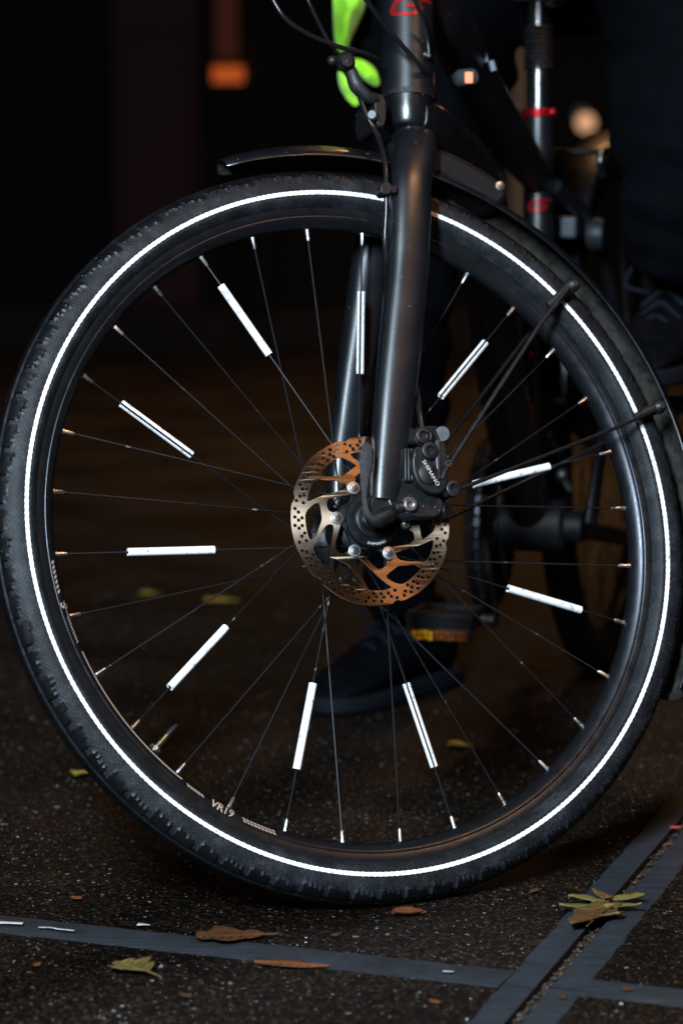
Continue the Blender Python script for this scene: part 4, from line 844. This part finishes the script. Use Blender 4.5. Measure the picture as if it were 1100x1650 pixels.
b.v = [tuple(v) for v in vs]; b.f = [tuple(p.vertices) for p in me2.polygons]; b.mi = [0] * len(b.f)
obj('trousers', b, cloth, pers, smooth=180)
lace_m = mat('grey_lace', (0.006, 0.008, 0.012), 0.8, spec=0.1)
def shoe(toe, heel, ankle, wd=.048, name='shoe'):
    sh = empty(name, parent=pers); toe, heel, ankle = (np.array(q, float) for q in (toe, heel, ankle)); L = heel - toe; ln = np.linalg.norm(L); f = nrm(L); up = np.array([0, 0, 1.]); sd = nrm(np.cross(f, up)); up = np.cross(sd, f)
    # upper: sections from toe to heel (t, half width, height)
    sec = [(0.0, .012, .012), (.04, .030, .030), (.12, .042, .046), (.28, .048, .060), (.42, .046, .080), (.56, .042, .105), (.70, .040, .125), (.85, .038, .130), (.96, .032, .120), (1.0, .018, .090)]
    b = MB(); vs = []; K = 20
    for tt, hw, h in sec:
        c = toe + L * tt
        for k in range(K):
            a_ = 2 * PI * k / K; x = math.cos(a_) * hw * (1 if math.sin(a_) < 0 else (0.55 + .45 * abs(math.cos(a_)))); z = .012 + (h - .012) * (0.5 + .5 * math.sin(a_)); vs.append(c + sd * x + up * z)
    n = len(sec); fs = [(i * K + k, i * K + (k + 1) % K, (i + 1) * K + (k + 1) % K, (i + 1) * K + k) for i in range(n - 1) for k in range(K)] + [tuple(range(K)), tuple((n - 1) * K + k for k in range(K - 1, -1, -1))]
    b.add(vs, fs); obj('upper', b, shoe_m, sh, subsurf=2, smooth=180)
    b = MB(); pts = []
    for tt, hw in ((-.02, .012), (.02, .030), (.12, .046), (.3, .052), (.5, .044), (.7, .040), (.88, .040), (1.0, .030), (1.03, .012)): pts.append((tt, hw))
    ol = [toe + L * tt + sd * hw for tt, hw in pts] + [toe + L * tt - sd * hw for tt, hw in pts[::-1]]
    b.prism(ol, up * .020); obj('sole', b, sole_m, sh, bevel=.004)
    for k in range(5):
        tt = .36 + k * .065; c = toe + L * tt + up * (.066 + k * .014); b = MB(); b.tube(smoothpath([c - sd * .026 - up * .012, c + f * .004 + up * .006, c + sd * .026 + f * .012 - up * .012], 5), .0034, 8); b.tube(smoothpath([c + sd * .026 - up * .010, c + f * .004 + up * .008, c - sd * .026 + f * .016 - up * .010], 5), .0034, 8); obj('lace', b, lace_m, sh)
    c = toe + L * .58 + up * .118; b = MB()
    for q in (-1, 1): b.tube(smoothpath([c, c + sd * q * .03 + up * .02, c + sd * q * .055 - up * .012, c + sd * q * .02 - up * .020, c], 6), .003, 8)
    obj('lace', b, lace_m, sh)
    return sh
tz = gnd(512, 1152); tz[2] = 0.002; hz_ = tz + np.array([.17, .235, 0]); shoe(tz, hz_, None)
tp = at(1012, 625, 3.24); hp = at(1120, 640, 3.48); hp[2] = tp[2] + .01; shoe(tp, hp, None)
# hi-vis jacket hem hanging beside the thigh
def cloth_panel(name, pxs, Y, th, m, seed, bulge=.02):
    """a softly folded piece of cloth with thickness, outlined by points at depth Y"""
    q = chaikin([tuple(p) for p in pxs], 2); n = len(q); cx = sum(p[0] for p in q) / n; cy = sum(p[1] for p in q) / n; b = MB(); vs = []; R_ = 7
    for lay in (0, 1):
        for i in range(R_ + 1):
            f = i / R_
            for (x, y) in q:
                xx, yy = cx + (x - cx) * f, cy + (y - cy) * f; dz = bulge * (1 - f * f) + .012 * noise.noise(Vector((xx * .06, yy * .04, seed)))
                vs.append(at(xx, yy, Y - dz * (1 if lay == 0 else -1) + (0 if lay == 0 else th)))
    fs = []
    for lay in (0, 1):
        o = lay * (R_ + 1) * n
        for i in range(R_): fs += [(o + i * n + k, o + i * n + (k + 1) % n, o + (i + 1) * n + (k + 1) % n, o + (i + 1) * n + k) for k in range(n)]
    o0, o1_ = R_ * n, (2 * R_ + 1) * n; fs += [(o0 + k, o0 + (k + 1) % n, o1_ + (k + 1) % n, o1_ + k) for k in range(n)]
    b.add(vs, fs); return obj(name, b, m, jk, smooth=180)
jk = empty('jacket_hem', parent=pers)
cloth_panel('lime_panel', [(536, -60), (600, -60), (590, 10), (576, 42), (566, 60), (560, 84), (544, 86), (536, 50)], 3.40, .02, lime, 1)
cloth_panel('lime_panel', [(566, 92), (590, 98), (606, 112), (614, 138), (600, 140), (580, 122), (568, 108)], 3.42, .02, lime, 2, .01)
cloth_panel('lime_panel', [(543, 112), (556, 120), (568, 142), (580, 166), (572, 174), (556, 158), (546, 138)], 3.39, .015, lime, 3, .008)
cloth_panel('dark_lining', [(566, 30), (640, -60), (720, -60), (700, 120), (640, 190), (600, 165), (572, 110)], 3.46, .03, cloth, 4, .02)
# ---------------------------------------------------------------- fallen leaves
def leaf_mat(name, c1, c2, c3):
    m = mat(name, c1, 0.5); b = m.node_tree.nodes['Principled BSDF']; tc = nd(m, 'ShaderNodeTexCoord')
    n = nd(m, 'ShaderNodeTexNoise', i_Scale=38.0, i_Detail=6.0, i_Roughness=0.65); lk(m, tc.outputs['Object'], n.inputs['Vector'])
    r = ramp(m, n.outputs['Fac'], [(0.3, c2), (0.5, c1), (0.68, c3)]); lk(m, r.outputs[0], b.inputs['Base Color']); return m
lm_oak = leaf_mat('yellow_brown_leaf', (0.12, 0.065, 0.02), (0.06, 0.026, 0.009), (0.14, 0.105, 0.03))
lm_brn = leaf_mat('brown_leaf', (0.07, 0.026, 0.008), (0.03, 0.012, 0.005), (0.10, 0.038, 0.012))
lm_grn = leaf_mat('green_yellow_leaf', (0.11, 0.085, 0.02), (0.045, 0.07, 0.008), (0.14, 0.07, 0.028))
lm_org = leaf_mat('orange_leaf', (0.13, 0.038, 0.010), (0.06, 0.018, 0.006), (0.17, 0.06, 0.016))
lm_yel = leaf_mat('yellow_leaf', (0.26, 0.19, 0.03), (0.14, 0.10, 0.02), (0.3, 0.23, 0.04))
def leaf(label, px, py, L, Wd, ang, m, lobes, curl=.008, stem=.02, flip=1, asp=1.0, seed=0, lift=.0012, deep=.48, name='fallen_leaf'):
    c = gnd(px, py); n = 60; rn = random.Random(seed); out = []
    for i in range(n + 1):
        t = i / n; w = Wd * math.sin(PI * t ** 0.85) ** 0.7
        if lobes: w *= (1 - deep) + deep * abs(math.cos(t * PI * lobes)) ** 0.8
        out.append((t * L - L / 2, w * (1 + .07 * rn.uniform(-1, 1))))
    ca, sa = math.cos(ang), math.sin(ang); vs = []; K = 8
    for x, w in out:
        for k in range(K + 1):
            s = -1 + 2 * k / K; y = w * s + (.22 * abs(s) * L / max(lobes, 1) if 0 else 0); xx = x + (-.11 * L * abs(s) * (w / Wd) if lobes else 0)
            z = lift + curl * (s * s) * (w / Wd) + .35 * curl * (noise.noise(Vector((x * 40, y * 40, seed))) + .5) + curl * .9 * (x / L) ** 2 * 2 - .0012 * (1 - abs(s)) ** 4
            vs.append((c[0] + xx * ca - y * sa, c[1] + xx * sa + y * ca, max(z, .0032)))
    b = MB(); st_ = K + 1; b.add(vs, [(i * st_ + k, i * st_ + k + 1, (i + 1) * st_ + k + 1, (i + 1) * st_ + k) for i in range(n) for k in range(K)])
    r = empty(name, c); tag(r, label, 'leaf', 'fallen leaves on the paving')
    o = obj('blade', b, m, r, smooth=60); sm = o.modifiers.new('thickness', 'SOLIDIFY'); sm.thickness = .0004
    b = MB(); mid = [np.array(vs[i * st_ + K // 2]) + np.array([0, 0, .0006]) for i in range(0, n + 1, 4)]
    tail = mid[-1] + np.array([ca, sa, 0]) * stem; tail[2] = .004
    b.tube(mid + [tail], [.0011] * len(mid) + [.0008], 6)
    for i in range(2, len(mid) - 3, 2):
        for sg_ in (-1, 1): b.tube([mid[i], np.array(vs[(i * 4 - 3) * st_ + (K // 2 + sg_ * 3)]) + np.array([0, 0, .0004])], .0005, 4)
    obj('stem', b, m, r); return r
c0_ = gnd(968, 1481); ok = empty('fallen_leaf', c0_); tag(ok, 'large deeply lobed yellow-brown leaf lying across the two steel rails', 'leaf', 'fallen leaves on the paving')
lm_lobe = leaf_mat('olive_yellow_lobe', (0.13, 0.11, 0.03), (0.075, 0.06, 0.018), (0.17, 0.15, 0.045))
def lobe(a, b_, wmax, m, seed, z0=.003, crenate=0.0):
    pa, pb = gnd(*a), gnd(*b_); d = pb - pa; L_ = np.linalg.norm(d); d = d / L_; sd = np.array([-d[1], d[0], 0]); n = 26; K = 6; vs = []
    for i in range(n + 1):
        t = i / n; w = 1.4 * wmax * (math.sin(PI * t ** 0.75) ** 0.75 * .9 + .1 * (1 - t)); w *= 1 + crenate * math.sin(t * 15 + seed)
        for k in range(K + 1):
            s_ = -1 + 2 * k / K; p = pa + d * L_ * t + sd * (w * s_ + .004 * math.sin(t * 2.5 + seed)); p[2] = z0 + .0026 * s_ * s_ + .006 * t * t + .0015 * noise.noise(Vector((p[0] * 90, p[1] * 90, seed))); vs.append(p)
    bb = MB(); bb.add(vs, [(i * (K + 1) + k, i * (K + 1) + k + 1, (i + 1) * (K + 1) + k + 1, (i + 1) * (K + 1) + k) for i in range(n) for k in range(K)])
    o = obj('leaf_lobe', bb, m, ok, smooth=60); o.modifiers.new('t', 'SOLIDIFY').thickness = .0004
    bb = MB(); bb.tube([vs[i * (K + 1) + K // 2] + np.array([0, 0, .0006]) for i in range(0, n + 1, 3)], .0006, 5); obj('leaf_vein', bb, m, ok)
lobe((978, 1461), (921, 1508), .0135, lm_oak, 1, .004, .16)
lobe((968, 1468), (903, 1477), .0085, lm_lobe, 2, .003, .07)
lobe((974, 1462), (915, 1463), .0065, lm_lobe, 3, .0045, .07)
lobe((968, 1476), (997, 1490), .0120, lm_oak, 4, .003, .12)
lobe((975, 1467), (1030, 1477), .0075, lm_lobe, 5, .004, .07)
lobe((985, 1459), (1038, 1463), .0085, lm_lobe, 6, .005, .07)
lobe((988, 1458), (952, 1455), .0060, lm_oak, 7, .006, .07)
b = MB(); b.tube([gnd(945, 1492, .009), gnd(972, 1466, .008), gnd(996, 1456, .010)], [.0008, .0011, .0009], 6); obj('leaf_stem', b, lm_oak, ok)
leaf('dull brown pointed leaf resting on the left cross strip', 372, 1514, .062, .026, math.radians(8), lm_brn, 2.0, .0045, .012, seed=2)
leaf('curled green and yellow leaf on the paving in front of the cross strip', 218, 1566, .040, .022, math.radians(-50), lm_grn, 2.5, .006, .018, seed=3)
leaf('thin rust orange leaf lying edge-on at the front of the cross strip', 466, 1559, .062, .009, math.radians(-12), lm_org, 0, .0025, .004, seed=4)
leaf('small curled brown leaf just in front of the tyre', 657, 1477, .030, .009, math.radians(5), lm_org, 0, .005, .002, seed=5)
leaf('yellow leaf on the paving left of the tyre', 131, 1252, .022, .015, math.radians(60), lm_yel, 1.5, .006, .004, seed=6)
leaf('blurred yellow leaf far behind, seen between the left spokes', 355, 972, .050, .022, math.radians(5), lm_yel, 1.5, .006, .004, seed=7)
leaf('blurred pale yellow leaf farthest back at the left', 240, 962, .030, .018, math.radians(15), lm_yel, 0, .006, .004, seed=8)
leaf('small dull yellow leaf on the paving behind the wheel', 738, 1206, .026, .012, math.radians(5), lm_yel, 0, .005, .004, seed=9)
leaf('tiny red leaf scrap beside the right steel rail', 1087, 1339, .012, .006, math.radians(20), leaf_mat('red_leaf', (0.5, 0.06, 0.06), (0.3, 0.03, 0.03), (0.5, 0.1, 0.1)), 0, .003, .001, seed=10)
# bits of torn tape and paper
def scrap(px, py, L, w, ang, col, label):
    c = gnd(px, py); b = MB(); ca, sa = math.cos(ang), math.sin(ang); n = 10; vs = []
    for i in range(n + 1):
        x = -L / 2 + L * i / n
        for s in (-1, 1): vs.append((c[0] + x * ca - s * w * sa, c[1] + x * sa + s * w * ca, .0035 + .0012 * (noise.noise(Vector((x * 90, s, px))) + .6)))
    b.add(vs, [(2 * i, 2 * i + 1, 2 * i + 3, 2 * i + 2) for i in range(n)]); o = obj('litter_scrap', b, mat('scrap_' + str(px), col, .35), smooth=50, org=c)
    sm = o.modifiers.new('thickness', 'SOLIDIFY'); sm.thickness = .0004; return tag(o, label, 'litter')
scrap(14, 1493, .028, .004, math.radians(-10), (.5, .45, .42), 'torn pale scrap on the steel strip at the left edge')
scrap(92, 1503, .036, .0018, math.radians(-22), (.4, .42, .45), 'thin grey sliver lying along the steel strip')
scrap(232, 1496, .012, .003, math.radians(-10), (.4, .42, .45), 'tiny pale scrap behind the steel strip')
scrap(722, 1572, .010, .002, math.radians(-10), (.4, .32, .24), 'tiny tan scrap on the cross strip near the rail crossing')

rf = random.Random(21)
for k, (px, py) in enumerate(((540, 1512), (124, 1452), (1010, 1600), (860, 1440), (300, 1610), (1062, 1500), (700, 1620), (60, 1560), (905, 1612))):
    leaf('crumbled brown leaf fragment on the paving' if 0 else ['crumbled leaf flake behind the cross strip below the wheel', 'crumbled leaf flake on the paving left of the tyre shadow', 'leaf flake by the right cross strip', 'leaf flake left of the diagonal rail', 'leaf flake in front of the green leaf', 'leaf flake on the paving right of the rails', 'leaf flake at the front edge near the rail crossing', 'leaf flake in front of the strip at the left edge', 'leaf flake lodged in the drain slot'][k], px, py, rf.uniform(.006, .012), rf.uniform(.002, .004), rf.uniform(0, 6), rf.choice([lm_org, lm_brn]), 0, .002, .0005, seed=30 + k)
